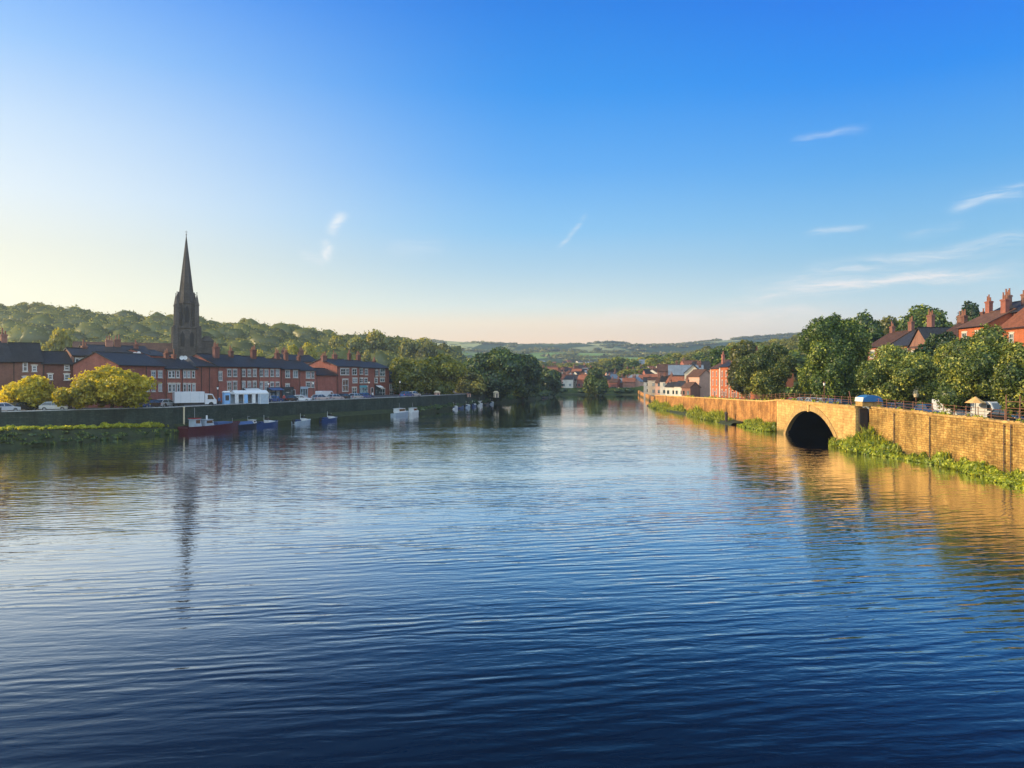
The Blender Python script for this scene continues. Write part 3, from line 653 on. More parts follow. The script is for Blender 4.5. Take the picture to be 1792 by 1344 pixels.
# the rest of the wood is one mass
def mass(name, lab, pts, mat, seed, kind_leaf=(60, 1.6), cat='wood'):
    """pts: rows x,y,z,width,height"""
    g = np.random.default_rng(seed); iv, fi = ico(); vs, ts, tint = [], [], []; lv, lt2 = [], []
    nl, lf = kind_leaf; o = 0
    for (x, y, z, w, h) in pts:
        ph = g.uniform(0, 6.28, 3); k = 1+0.22*np.sin(iv[:,0]*4+ph[0])*np.sin(iv[:,1]*4+ph[1])+0.12*np.sin(iv[:,2]*7+ph[2])
        c = np.array([x, y, z+h*0.45]); r = np.array([w/2, w/2, h*0.55])
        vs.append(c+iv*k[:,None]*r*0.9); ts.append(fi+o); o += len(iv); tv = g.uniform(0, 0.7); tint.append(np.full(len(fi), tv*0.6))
        d = g.normal(size=(nl, 3)); d[:,2] = np.abs(d[:,2])*0.9-0.2; d /= np.linalg.norm(d, axis=1)[:,None]
        P = c+d*r*g.uniform(0.85, 1.1, (nl, 1)); lv.append((P, d)); lt2.append(np.clip(tv*0.5+g.uniform(0, 0.6, nl), 0, 1))
    P = np.concatenate([a for a, _ in lv]); N = np.concatenate([b for _, b in lv]); V, Q = leaf_quads(P, N, lf, g)
    tris = np.concatenate(ts); sv = np.concatenate(vs)
    q3 = np.concatenate([Q[:,[0,1,2]], Q[:,[0,2,3]]]); T = np.concatenate([tris, q3+len(sv)])
    tt = np.concatenate(tint+[np.tile(np.concatenate(lt2), 2)])
    o_ = link(name, np_mesh(name, np.concatenate([sv, V]), T, MATS[mat], tt, True, True)); return tag(o_, lab, cat, kind='stuff')
pts = []
for i in range(2100):
    p = gt.uniform(-190, 800); Dd = 318+(522-318)*gt.uniform(0, 1)**0.8; x = PX(p, Dd); w = gt.uniform(8, 19)
    z = float(H(x, Dd)); 
    if z > 6: pts.append((x, Dd, z-0.5, w, w*gt.uniform(0.55, 0.85)))
mass('woodland', 'unbroken wood covering the slope of the left hill', pts, 'leaf_wood', 61, (110, 0.62))
# ---------------------------------------------------------------- building materials
brickmat('red_brick', (0.40,0.105,0.07), (0.28,0.07,0.05), (0.28,0.17,0.13), 1.0, 0.28)
brickmat('brown_brick', (0.30,0.125,0.085), (0.22,0.085,0.06), (0.22,0.16,0.13), 1.0, 0.3)
brickmat('orange_brick', (0.66,0.15,0.055), (0.52,0.10,0.04), (0.40,0.20,0.10), 1.0, 0.25)
brickmat('dark_brick', (0.24,0.085,0.06), (0.17,0.06,0.045), (0.16,0.11,0.09), 1.0, 0.3)
brickmat('church_stone', (0.10,0.088,0.078), (0.07,0.06,0.054), (0.04,0.036,0.033), 1.0, 0.4, 0.7, 0.32)
brickmat('slate', (0.042,0.043,0.046), (0.028,0.029,0.032), (0.014,0.014,0.016), 1.0, 0.28, 0.35, 0.24, 0.55, 0.02)
brickmat('brown_tile', (0.15,0.075,0.05), (0.10,0.052,0.036), (0.04,0.025,0.02), 1.0, 0.3, 0.3, 0.24, 0.8, 0.02)
brickmat('clay_tile', (0.36,0.13,0.065), (0.26,0.095,0.05), (0.10,0.04,0.03), 1.0, 0.3, 0.3, 0.24, 0.8, 0.02)
brickmat('lead_tile', (0.20,0.24,0.28), (0.16,0.19,0.23), (0.08,0.10,0.12), 1.0, 0.25, 0.5, 0.3, 0.5, 0.02)
plain('white_paint', (0.62,0.63,0.62), 0.55, vary=0.08); plain('cream_render', (0.62,0.52,0.36), 0.85, vary=0.14, scale=0.7)
plain('frame_paint', (0.5,0.5,0.48), 0.55, vary=0.15); plain('white_render', (0.58,0.54,0.46), 0.85, vary=0.14, scale=0.7); plain('pink_render', (0.55,0.33,0.25), 0.85, vary=0.14, scale=0.7)
plain('stone_trim', (0.48,0.42,0.34), 0.8); plain('black_iron', (0.03,0.03,0.032), 0.5, 0.3); plain('terracotta', (0.24,0.10,0.06), 0.85)
plain('grey_metal', (0.30,0.31,0.32), 0.45, 0.6); plain('rust_iron', (0.22,0.10,0.06), 0.7, 0.2, 0.3, 4); plain('dark_wood', (0.045,0.03,0.025), 0.7)
plain('louvre', (0.018,0.017,0.018), 0.9); plain('shop_dark', (0.03,0.035,0.045), 0.4); plain('teal_paint', (0.08,0.30,0.34), 0.5)
def glassm(t, out):
    co = t.node('ShaderNodeTexCoord').outputs['Object']; oi = t.node('ShaderNodeObjectInfo').outputs['Random']
    c = t.ramp(t.math('FRACT', t.math('ADD', t.noise(co, 0.9, 2), oi)), [(0.0,(0.02,0.035,0.04)),(0.45,(0.04,0.07,0.08)),(0.6,(0.30,0.34,0.34)),(0.8,(0.10,0.15,0.17)),(1.0,(0.02,0.03,0.035))])
    principled(t, out, c, 0.10, None, 0, 1.0)
material('window_glass', glassm)
WC = {}
def win_meshes(w, h, style):
    k = (round(w, 1), round(h, 1), style)
    if k in WC: return WC[k]
    w, h = k[0], k[1]; f = 0.13 if style != 'small' else 0.09
    g = MB(); g.box(-w/2, w/2, -0.03, 0.06, 0, h); gm = g.mesh('window', MATS['window_glass'])
    m = MB(); y0, y1 = -0.085, 0.05
    m.box(-w/2-0.02, -w/2+f, y0, y1, 0, h); m.box(w/2-f, w/2+0.02, y0, y1, 0, h); m.box(-w/2+f, w/2-f, y0, y1, h-f, h); m.box(-w/2+f, w/2-f, y0, y1, 0, f)
    m.box(-w/2+f, w/2-f, y0+0.012, y1, h*0.5-0.045, h*0.5+0.045)
    if w > 0.95: m.box(-0.04, 0.04, y0+0.02, y1, f, h*0.5-0.045); m.box(-0.04, 0.04, y0+0.02, y1, h*0.5+0.045, h-f)
    fm = m.mesh('frame', MATS['frame_paint'])
    s = MB(); s.box(-w/2-0.12, w/2+0.12, -0.17, 0.02, -0.14, -0.003); sm_ = s.mesh('sill', MATS['stone_trim'])
    l = MB(); l.prism([(-w/2-0.14, h+0.003), (w/2+0.14, h+0.003), (w/2+0.2, h+0.2), (0, h+0.27), (-w/2-0.2, h+0.2)], 'y', -0.06, 0.02); lm = l.mesh('lintel', MATS['stone_trim'])
    WC[k] = (gm, fm, sm_, lm); return WC[k]
def add_window(par, x, z, w, h, style='sash', y=0.0, full=True):
    gm, fm, sm_, lm = win_meshes(w, h, style); o = link('window', gm, par, (x, y, z))
    link('frame', fm, o)
    if full: link('sill', sm_, o); link('lintel', lm, o)
    return o
def add_door(par, x, w=1.0, h=2.1, mat='dark_wood', y=0.0):
    m = MB(); m.box(-w/2, w/2, -0.05, 0.05, 0, h); d = m.build('door', MATS[mat], par, (x, y, 0.0))
    m = MB(); m.box(-w/2-0.12, -w/2-0.002, -0.09, 0.04, 0, h+0.12); m.box(w/2+0.002, w/2+0.12, -0.09, 0.04, 0, h+0.12); m.box(-w/2-0.002, w/2+0.002, -0.09, 0.04, h+0.003, h+0.12)
    m.build('frame', MATS['frame_paint'], d); return d
def roof_mesh(w, d, ze, zr, kind, ov=0.35, th=0.16):
    m = MB()
    if kind == 'x':
        sl = (zr-ze)/(d/2)
        for s in (0, 1):
            a = [(-ov, ze-ov*sl), (d/2, zr), (d/2, zr+th), (-ov, ze-ov*sl+th)]
            if s: a = [(d-p, q_) for p, q_ in a][::-1]
            m.prism(a, 'x', -0.22, w+0.22)
        m.box(-0.24, w+0.24, d/2-0.14, d/2+0.14, zr+th-0.05, zr+th+0.07)
    elif kind == 'y':
        sl = (zr-ze)/(w/2)
        for s in (0, 1):
            a = [(-ov, ze-ov*sl), (w/2, zr), (w/2, zr+th), (-ov, ze-ov*sl+th)]
            if s: a = [(w-p, q_) for p, q_ in a][::-1]
            m.prism(a, 'y', -0.3, d+0.3)
        m.box(w/2-0.14, w/2+0.14, -0.32, d+0.32, zr+th-0.05, zr+th+0.07)
    else:
        i = min(d/2, w*0.35); o = ov; lo = ze-ov*(zr-ze)/(d/2)
        vs = [(-o,-o,lo),(w+o,-o,lo),(w+o,d+o,lo),(-o,d+o,lo),(i,d/2,zr),(w-i,d/2,zr)]
        vb = [(x, y, z-0.12) for x, y, z in vs[:4]]
        m.add(vs+vb, [(0,1,5,4),(1,2,5),(2,3,4,5),(3,0,4),(0,6,7,1),(1,7,8,2),(2,8,9,3),(3,9,6,0),(6,9,8,7)])
    return m
def chimney(par, x, y, z0, z1, w=0.9, d=0.6, pots=2, mat='red_brick'):
    m = MB(); m.box(x-w/2, x+w/2, y-d/2, y+d/2, z0, z1-0.3, 0); m.box(x-w/2-0.09, x+w/2+0.09, y-d/2-0.09, y+d/2+0.09, z1-0.3, z1-0.08, 0); m.box(x-w/2-0.02, x+w/2+0.02, y-d/2-0.02, y+d/2+0.02, z1-0.08, z1, 0)
    for i in range(pots):
        px_ = x+(i-(pots-1)/2)*w/max(pots, 1); hh = 0.55+0.25*((i*7+int(x*3)) % 3); m.ring(px_, y, z1, z1+hh, 0.15, 0.11, 8, 1); m.ring(px_, y, z1+hh, z1+hh+0.07, 0.15, 0.15, 8, 1)
    return m.build('chimney', [MATS[mat], MATS['terracotta']], par)
class Front:
    """the front line of a building between two lines of sight at known depths"""
    def __init__(s, p0, D0, p1, D1):
        s.a = Vector((PX(p0, D0), D0)); s.b = Vector((PX(p1, D1), D1)); s.d = s.b-s.a; s.L = s.d.length; s.rz = math.atan2(s.d.y, s.d.x)
    def t(s, px):
        k = (px-PX0)/F; return (k*s.a.y-s.a.x)/(s.d.x-k*s.d.y)
    def xz(s, px, py): t_ = s.t(px); return t_*s.L, PZ(py, s.a.y+t_*s.d.y)
def house(name, lab, p0, D0, p1, D1, dep, base, eave, ridge, roof='x', wall='red_brick', rmat='slate', wins=(), chims=(), doors=(), group=None, cat='house', full=True, pipe=None, band=True):
    """eave / ridge: heights; wins: (px, py_top, py_bot, width_px); chims: (fraction, y_frac, top_z, w, pots)"""
    f = Front(p0, D0, p1, D1); o = thing(name, lab, cat, (f.a.x, f.a.y, base), f.rz, group); w = f.L; ze = eave-base; zr = ridge-base
    m = MB(); m.box(0, w, 0, dep, -1.0, ze)
    if roof == 'x':
        for x0, x1 in ((0, 0.3), (w-0.3, w)): m.prism([(0.0, ze+0.002), (dep, ze+0.002), (dep/2, zr-0.02)], 'x', x0, x1)
    if roof == 'y':
        for y0, y1 in ((0, 0.3), (dep-0.3, dep)): m.prism([(0.0, ze+0.002), (w, ze+0.002), (w/2, zr-0.02)], 'y', y0, y1)
    m.build('wall', MATS[wall], o)
    r = roof_mesh(w, dep, ze, zr, roof).build('roof', MATS[rmat], o)
    for (fx_, fy, zt, cw, pots) in chims:
        x, y = fx_*w, fy*dep; zb = (ze+(zr-ze)*(1-abs(fy-0.5)*2)) if roof != 'y' else (ze+(zr-ze)*(1-abs(fx_-0.5)*2)); chimney(r, x, y, zb-0.5, zt-base, cw, 0.65, pots, {'orange_brick': 'red_brick', 'red_brick': 'dark_brick'}.get(wall, 'brown_brick'))
    for q_ in wins:
        x, zt = f.xz(q_[0], q_[1]); zb = f.xz(q_[0], q_[2])[1]; ww = abs(f.t(q_[0]+q_[3]/2)-f.t(q_[0]-q_[3]/2))*f.L
        if 0.5 < x < w-0.5 or w < 3: add_window(o, x, zb-base, min(max(ww, 0.7), 2.6), max(zt-zb, 0.7), full=full)
    for dfr in doors: add_door(o, dfr*w)
    if full:
        m = MB(); m.tube((0.1, -0.47, ze-0.12), (w-0.1, -0.47, ze-0.12), 0.065, n=6); m.build('gutter', MATS['black_iron'], o)
        xs = [0.18] if pipe is None else [f.t(p)*w for p in pipe]
        for x in xs: m = MB(); m.tube((x, -0.12, 0), (x, -0.12, ze-0.2), 0.055, n=6); m.build('downpipe', MATS['black_iron'], o)
    return o
def fl(px): return float(np.interp(px, [-60,0,150,300,380,550,690,740], [122,126,134,146,156,190,222,236]))
GT = 'brick houses along the left quay'; B = 4.3
def LH(lab, p0, p1, dep, e_py, r_py, **k):
    D0, D1 = fl(p0), fl(p1); Dm = (D0+D1)/2; return house('brick_house', lab, p0, D0, p1, D1, dep, B, PZ(e_py, Dm), PZ(r_py, Dm+dep*0.25), group=GT, **k)
def shop(o, f0, f1, lab=None):
    """dark shop front strip with posts between two fractions of the house front"""
LH('dull brick house cut by the left edge, plain wall under a long slate roof', -26, 22, 9, 632, 598, wall='brown_brick', chims=[(0.95,0.5,PZ(585,130),0.9,2)])
LH('brick house with a stacked white window and small white dormer left of the yellow trees', 22, 74, 9, 632, 601, wall='brown_brick', wins=[(44,634,650,8),(60,640,650,6),(44,660,672,8),(60,660,672,6)], doors=[0.7])
LH('low brown brick house behind and between the yellow trees', 74, 128, 9, 636, 616, wall='dark_brick', rmat='slate', wins=[(117,638,648,9),(117,655,665,9),(88,655,664,6)], doors=[0.3])
LH('narrow red house with dim windows next to the tallest yellow tree', 128, 163, 9, 622, 610, wall='brown_brick', wins=[(135,627,640,7),(144,627,640,6),(135,650,663,7),(144,650,663,6)], chims=[(0.9,0.5,PZ(604,136),0.8,2)])
# gabled house turned with its end to the water
house('brick_house', 'gable-ended red brick house rising behind the tallest yellow tree', 207, 131, 288, 145, 8.6, B, PZ(639,137), PZ(618.5,137), wins=[(268,650,661,7),(280,650,661,7),(258,672,685,6),(268,672,685,6),(280,672,685,6)], group=GT, doors=[0.55], pipe=[255])
LH('lower brick house with three upper windows and satellite dishes below the spire', 289, 317, 9, 645, 628, wins=[(297,649,661,6),(303,649,661,5),(311,649,661,5),(297,672,686,5),(304,672,686,5),(312,672,686,5)], doors=[0.9], chims=[(0.95,0.5,PZ(617,148),0.8,2)])
LH('narrow brick house between the dish roofed house and the blank hipped one', 317.5, 345, 9, 645, 629, wins=[(323,649,661,5),(330,649,661,5),(338,649,661,5),(323,672,686,5),(331,672,686,5),(339,672,686,5)], doors=[0.1], chims=[(0.5,0.5,PZ(620,151),0.7,1)])
LH('blank brick house with hipped slate roof and two drainpipes behind the white truck', 345, 380, 10, 640, 624, roof='hip', wins=[], pipe=[352,366])
TW = lambda xs, a=(647,659), b=(668,683), w=7: [(x, a[0], a[1], w) for x in xs]+[(x, b[0], b[1], w) for x in xs]
LH('end house of the long terrace with one arched window apart and stacked pots', 380, 421, 10, 641, 621, wins=[(385.5,651,666,6)]+TW([401,411]), chims=[(0.55,0.35,PZ(606,158),1.6,4)], doors=[0.85])
LH('terrace house with three close windows above the marquee, second of the long terrace', 421.5, 452, 10, 641.5, 622.5, wins=TW([426,436,445.5],w=6), chims=[(0.3,0.4,PZ(613,164),1.1,2)], doors=[0.2])
LH('terrace house right of the marquee with a broad chimney on the ridge', 452.5, 491, 10, 643, 625, wins=TW([457,466,476,485.5],w=6,b=(669,684)), chims=[(0.4,0.4,PZ(611,172),1.5,3)], doors=[0.75])
LH('terrace house with two widely spaced windows and stone door hood', 491.5, 523, 10, 645.5, 629, wins=[(503,648,661,8),(517,648,661,8),(503,672,686,7)], chims=[(0.7,0.5,PZ(617,182),1.3,3)], doors=[0.7])
LH('last house of the long terrace, windows in pairs beside the low link', 523.5, 553, 10, 648, 632, wins=[(539,650,662,7),(547,650,662,5),(539,669,678,7),(547,669,678,5)], chims=[(0.15,0.5,PZ(617,188),1.1,3),(0.9,0.5,PZ(624,192),0.9,2)], doors=[0.3])
LH('low plain brick link building with dark roof and no windows', 553.5, 589, 8, 656, 645, wins=[], doors=[])
LH('tall brick house with white bay window and big chimneys beyond the plain link', 590, 628, 11, 641, 629, wins=[(600,645,656,9),(608,645,656,5),(604,664,685,13),(620,645,656,8),(621,662,670,8),(620,678,690,8)], chims=[(0.0,0.4,PZ(623,206),1.7,3),(0.62,0.5,PZ(621,210),1.6,2)])
LH('middle house of the tall brick group with narrow windows', 628.5, 655, 11, 643, 631, wins=[(632,645,655,6),(641,646,656,5),(632,662,670,6),(640,662,670,6),(641,676,692,5)], chims=[(0.35,0.5,PZ(619,216),1.0,2),(0.95,0.5,PZ(621,218),1.5,3)], doors=[0.85])
LH('right hand house of the tall brick group with wide bright windows', 655.5, 681, 11, 644, 634, wins=[(659,648,658,5),(669,645,658,9),(658,662,670,5),(669,662,668,8),(669,680,695,9)], chims=[(0.97,0.5,PZ(631,224),0.8,2)])
LH('small low brick house squeezed against the riverside trees', 681.5, 702, 8, 668, 650, wins=[(685,673,681,7),(685,684,694,6)], doors=[0.7])
# second row behind
for (lab, p0, p1, D0, e, r_, ch, wl) in (
    ('tall brick house end rising behind the gabled house beside the church tower', 262, 300, 172, 622, 612, [(0.2,0.5,603,0.9,2)], 'red_brick'),
    ('grey roofed house behind the long terrace near its last chimneys', 500, 556, 222, 632, 621, [(0.2,0.5,613,1.2,3),(0.75,0.5,612,1.4,3)], 'brown_brick'),
    ('brown roof with two chimney stacks behind the gabled house', 150, 262, 166, 615, 604, [(0.42,0.4,594,1.5,3),(0.55,0.4,592,1.3,2)], 'dark_brick'),
    ('pale roofed cottage between the two terraces', 556, 600, 235, 640, 632, [(0.5,0.5,628,0.8,1)], 'brown_brick')):
    house('brick_house', lab, p0, D0, p1, D0+9, 9, 4.2, PZ(e, D0), PZ(r_, D0+3), wall=wl, rmat='slate', chims=[(a, b, PZ(c, D0+3), d, e_) for a, b, c, d, e_ in ch], group='roofs behind the front row', full=False, wins=[])
# satellite dishes
def dish(x, y, z, lab):
    o = thing('satellite_dish', lab, 'satellite dish', (x, y, z), 0.5, 'satellite dishes on the roofs')
    m = MB(); n = 12; vs = [(0,0.12,0)]+[(0.42*math.cos(6.283*i/n),0,0.42*math.sin(6.283*i/n)) for i in range(n)]; m.add(vs, [(0,1+i,1+(i+1) % n) for i in range(n)], 0, True); m.build('reflector', MATS['white_paint'], o)
    m = MB(); m.tube((0,0.12,0), (0,0.3,-0.7), 0.03, n=6); m.tube((0,-0.4,-0.1), (0,0.1,-0.3), 0.02, n=6); m.build('arm', MATS['grey_metal'], o)
for i, (px_, py_, Dd) in enumerate(((318,626,150),(324,626,150.5),(236,619,164),(243,618,164))):
    dish(PX(px_, Dd), Dd, PZ(py_, Dd), ['left of two white dishes on the roof below the spire','right of two white dishes on the roof below the spire','left of two dishes on the roof behind the gabled house','right of two dishes on the roof behind the gabled house'][i])

# ---------------------------------------------------------------- church
Dc = 230; cx_ = PX(326, Dc); ch = thing('church', 'dark gothic stone church with slender tall spire and four corner pinnacles', 'church', (cx_, Dc, 4.2), R(28)); u = Dc/F
zt = lambda py: PZ(py, Dc)-4.2
z0, z1, z2, z3 = zt(620), zt(573), zt(531), zt(411)
w1, w2 = 6.7, 5.6
m = MB(); m.box(-w1/2, w1/2, -w1/2, w1/2, -1, z1-0.4); m.taper(0, 0, z1-0.398, z1+0.1, w1+0.5, w1+0.5, w1+0.5, w1+0.5); m.box(-w1/2-0.15, w1/2+0.15, -w1/2-0.15, w1/2+0.15, z0+1.2, z0+1.6); m.build('tower', MATS['church_stone'], ch)
for sx_ in (-1, 1):
    for sy in (-1, 1):
        m = MB(); m.taper(sx_*w1/2, sy*w1/2, -1, z0, 1.9, 1.9, 1.7, 1.7); m.taper(sx_*w1/2, sy*w1/2, z0, z1+0.3, 1.5, 1.5, 1.25, 1.25); m.build('buttress', MATS['church_stone'], ch)
        m = MB(); c = w2/2; m.taper(sx_*c, sy*c, z1, z2-0.8, 1.25, 1.25, 1.1, 1.1); m.box(sx_*c-0.7, sx_*c+0.7, sy*c-0.7, sy*c+0.7, z2-0.8, z2-0.5)
        m.ring(sx_*c, sy*c, z2-0.5, z2+3.0, 0.66, 0.03, 8, 0, 0.39); m.ring(sx_*c, sy*c, z2+2.95, z2+3.3, 0.12, 0.12, 6); m.build('pinnacle', MATS['church_stone'], ch)
m = MB(); m.ring(0, 0, z1+0.1, z2-0.2, w2/2*1.04, w2/2*1.0, 8, 0, math.pi/8); m.box(-w2/2+0.5, w2/2-0.5, -w2/2+0.5, w2/2-0.5, z1, z2-0.6)
for i in range(8):
    a = i*math.pi/4+math.pi/8; m.tube((math.cos(a)*w2/2*1.05, math.sin(a)*w2/2*1.05, z1), (math.cos(a)*w2/2*1.02, math.sin(a)*w2/2*1.02, z2-0.1), 0.22, n=6, smooth=False)
m.ring(0, 0, z2-0.2, z2+0.25, w2/2*1.12, w2/2*1.12, 8, 0, math.pi/8); m.build('belfry', MATS['church_stone'], ch)
def lancet(par, ang, rad, zb, w, h, mat='louvre'):
    m = MB(); m.prism([(-w/2, 0), (w/2, 0), (w/2, h*0.75), (w*0.28, h*0.92), (0, h), (-w*0.28, h*0.92), (-w/2, h*0.75)], 'y', -0.12, 0.1); o = m.build('louvre_window', MATS[mat], par, (math.sin(ang)*rad, -math.cos(ang)*rad, zb), ang)
for i in range(4):
    a = i*math.pi/2; lancet(ch, a, w2/2*0.965, z1+1.4, 1.1, (z2-z1)*0.68)
    for s in (-1, 1):
        m = MB(); m.prism([(-0.55, 0), (0.55, 0), (0.55, 3.6), (0, 4.7), (-0.55, 3.6)], 'y', -0.1, 0.1); dx = s*1.3
        m.build('lancet_window', MATS['louvre'], ch, (math.sin(a)*(w1/2)+math.cos(a)*dx, -math.cos(a)*(w1/2)+math.sin(a)*dx, z0+2.3), a)
m = MB(); m.ring(0, 0, z2+0.2, z3, w2/2*0.86, 0.06, 8, 0, math.pi/8)
for i in range(8):
    a = i*math.pi/4+math.pi/8; m.tube((math.cos(a)*w2/2*0.86, math.sin(a)*w2/2*0.86, z2+0.2), (0,0,z3), 0.13, 0.05, n=5, smooth=False)
m.build('spire', MATS['church_stone'], ch)
for i in range(4):
    a = i*math.pi/2; m = MB(); m.prism([(-0.5,0),(0.5,0),(0.5,1.3),(0,2.3),(-0.5,1.3)], 'y', -0.5, 0.5); m.build('spire_light', MATS['church_stone'], ch, (math.sin(a)*1.95, -math.cos(a)*1.95, z2+1.2), a)
m = MB(); m.tube((0,0,z3-0.2), (0,0,z3+1.3), 0.05, n=6); m.tube((-0.4,0,z3+0.9), (0.4,0,z3+0.9), 0.05, n=6); m.ring(0, 0, z3-0.05, z3+0.2, 0.2, 0.2, 8); m.build('cross', MATS['black_iron'], ch)
m = MB(); m.box(3.9, 7.6, -3.6, 3.4, -1, zt(597)); m.taper(5.75, -0.1, zt(597), zt(588), 4.1, 7.4, 1.4, 3.0); m.build('side_chapel', MATS['church_stone'], ch)
for s in (-3.6, 0): m = MB(); m.box(7.55, 8.2, s, s+0.9, -1, zt(602)); m.build('chapel_buttress', MATS['church_stone'], ch)
m = MB(); zn = zt(613); m.box(-30, -3.9, -4.6, 4.6, -1, zn-0.3); m.prism([(-4.6, zn-0.3), (4.6, zn-0.3), (0, zt(601)-0.3)], 'x', -30, -29.7); m.build('nave', MATS['church_stone'], ch)
m = MB()
for s in (1, -1): m.prism([(s*5.0, zn-0.6), (0, zt(601)), (0, zt(601)-0.25), (s*5.0, zn-0.85)], 'x', -30.3, -3.6)
m.build('nave_roof', MATS['brown_tile'], ch)
# ---------------------------------------------------------------- right bank buildings
GO = 'tall red terrace by the broad round tree'
cols = [('orange_brick','brown_tile','flaming red tall house at the far left end of the terrace'),('orange_brick','slate','red tall house second in the terrace, between broad pale pilasters'),('orange_brick','brown_tile','red brick house in the tall terrace next to the cream strip'),('orange_brick','slate','last visible red house of the tall terrace half behind the broad tree')]
Ys = [232,222,212,202,190]
for i, (wl, rm, lab) in enumerate(cols):
    Xf = 62.0; a, b = Ys[i], Ys[i+1]; top = 12.2+0.4*(i % 2)
    p0 = PX0+Xf/a*F; p1 = PX0+Xf/b*F; wx = []
    for k in range(2):
        Dm = a+(b-a)*(0.3+0.4*k); pp = PX0+Xf/Dm*F
        for zz in (4.2, 7.0, 9.6): wx.append((pp, PY0-(zz+1.6-10)/Dm*F, PY0-(zz-10)/Dm*F, 1.3))
    o = house('town_house', lab, p0, a, p1, b-0.02, 10, 3.0, top, top+2.6, wall=wl, rmat=rm, wins=wx, chims=[(0.5,0.25,top+4.2,1.3,3)], doors=[0.5], group=GO, pipe=[p1-0.4])
    m = MB(); 
    for xx in (0.02, b and 0): pass
    m.box(0.0, 1.1 if i == 1 else 0.6, -0.14, 0.0, 0, top-3.2); m.build('pilaster', MATS['white_render'], o)
def rowhouse(lab, Xf, ya, yb, base, eave, ridge, wall, rmat, chims, roof='x', dep=10, grp=None, nw=2, name='brick_house'):
    p0 = PX0+Xf/ya*F; p1 = PX0+Xf/yb*F; wx = []
    for k in range(nw):
        Dm = ya+(yb-ya)*(k+0.5)/nw; pp = PX0+Xf/Dm*F
        for zz in np.arange(eave-2.4, base+0.8, -3.0): wx.append((pp, PY0-(zz+1.5-10)/Dm*F, PY0-(zz-10)/Dm*F, 8))
    return house(name, lab, p0, ya, p1, yb, dep, base, eave, ridge, roof=roof, wall=wall, rmat=rmat, wins=wx, chims=[(a_, b_, c_-0.2, d_*0.72, e_) for a_, b_, c_, d_, e_ in chims], doors=[0.5], group=grp)
GH = 'brick houses behind the right bank trees'
rowhouse('red brick house with its left corner showing beside the tallest tree', 78, 163, 154, 6.8, 16.2, 19.3, 'red_brick', 'brown_tile', [(0.1,0.5,20.9,1.6,2),(0.95,0.5,21.4,1.9,2)], grp=GH)
rowhouse('slate roofed house with pale roof light strips, second behind the round tree', 78, 153.9, 145, 6.8, 16.0, 19.2, 'red_brick', 'slate', [(0.75,0.5,22.2,2.4,3)], grp=GH)
rowhouse('gabled brick house with white bargeboards among the chimneys', 77.5, 144.9, 138, 6.8, 15.6, 19.0, 'brown_brick', 'slate', [(0.5,0.8,21.6,2.2,2)], roof='y', grp=GH)
rowhouse('brick house half hidden in leaves between the gable and the orange house', 78, 137.9, 130, 6.8, 16.4, 19.6, 'red_brick', 'brown_tile', [(0.2,0.5,21.2,1.4,2),(0.9,0.5,21.4,1.0,1)], grp=GH)
rowhouse('bright orange brick house end with clay roof below the tall chimney cluster', 76, 126.5, 119.5, 7, 18.1, 20.6, 'orange_brick', 'brown_tile', [(0.05,0.5,22.8,1.5,3),(0.85,0.4,22.6,1.7,3)], grp=GH)
rowhouse('long dark brick range with a row of pots against the sky', 80.5, 126, 111, 7.6, 20.2, 22.2, 'dark_brick', 'slate', [(0.12,0.3,23.6,1.6,4),(0.4,0.3,23.4,1.5,3),(0.62,0.3,23.3,0.9,1),(0.85,0.3,23.6,1.5,3)], grp=GH, dep=8)
rowhouse('house with sloping clay roof and great chimney at the right edge', 76, 116, 104, 7, 17.3, 21.2, 'orange_brick', 'clay_tile', [(0.55,0.35,23.4,2.3,4)], grp=GH)
rowhouse('last brick house cut off by the right edge', 74, 103.8, 94, 6.6, 16.6, 19.6, 'red_brick', 'slate', [(0.3,0.4,21.2,1.6,3)], grp=GH)
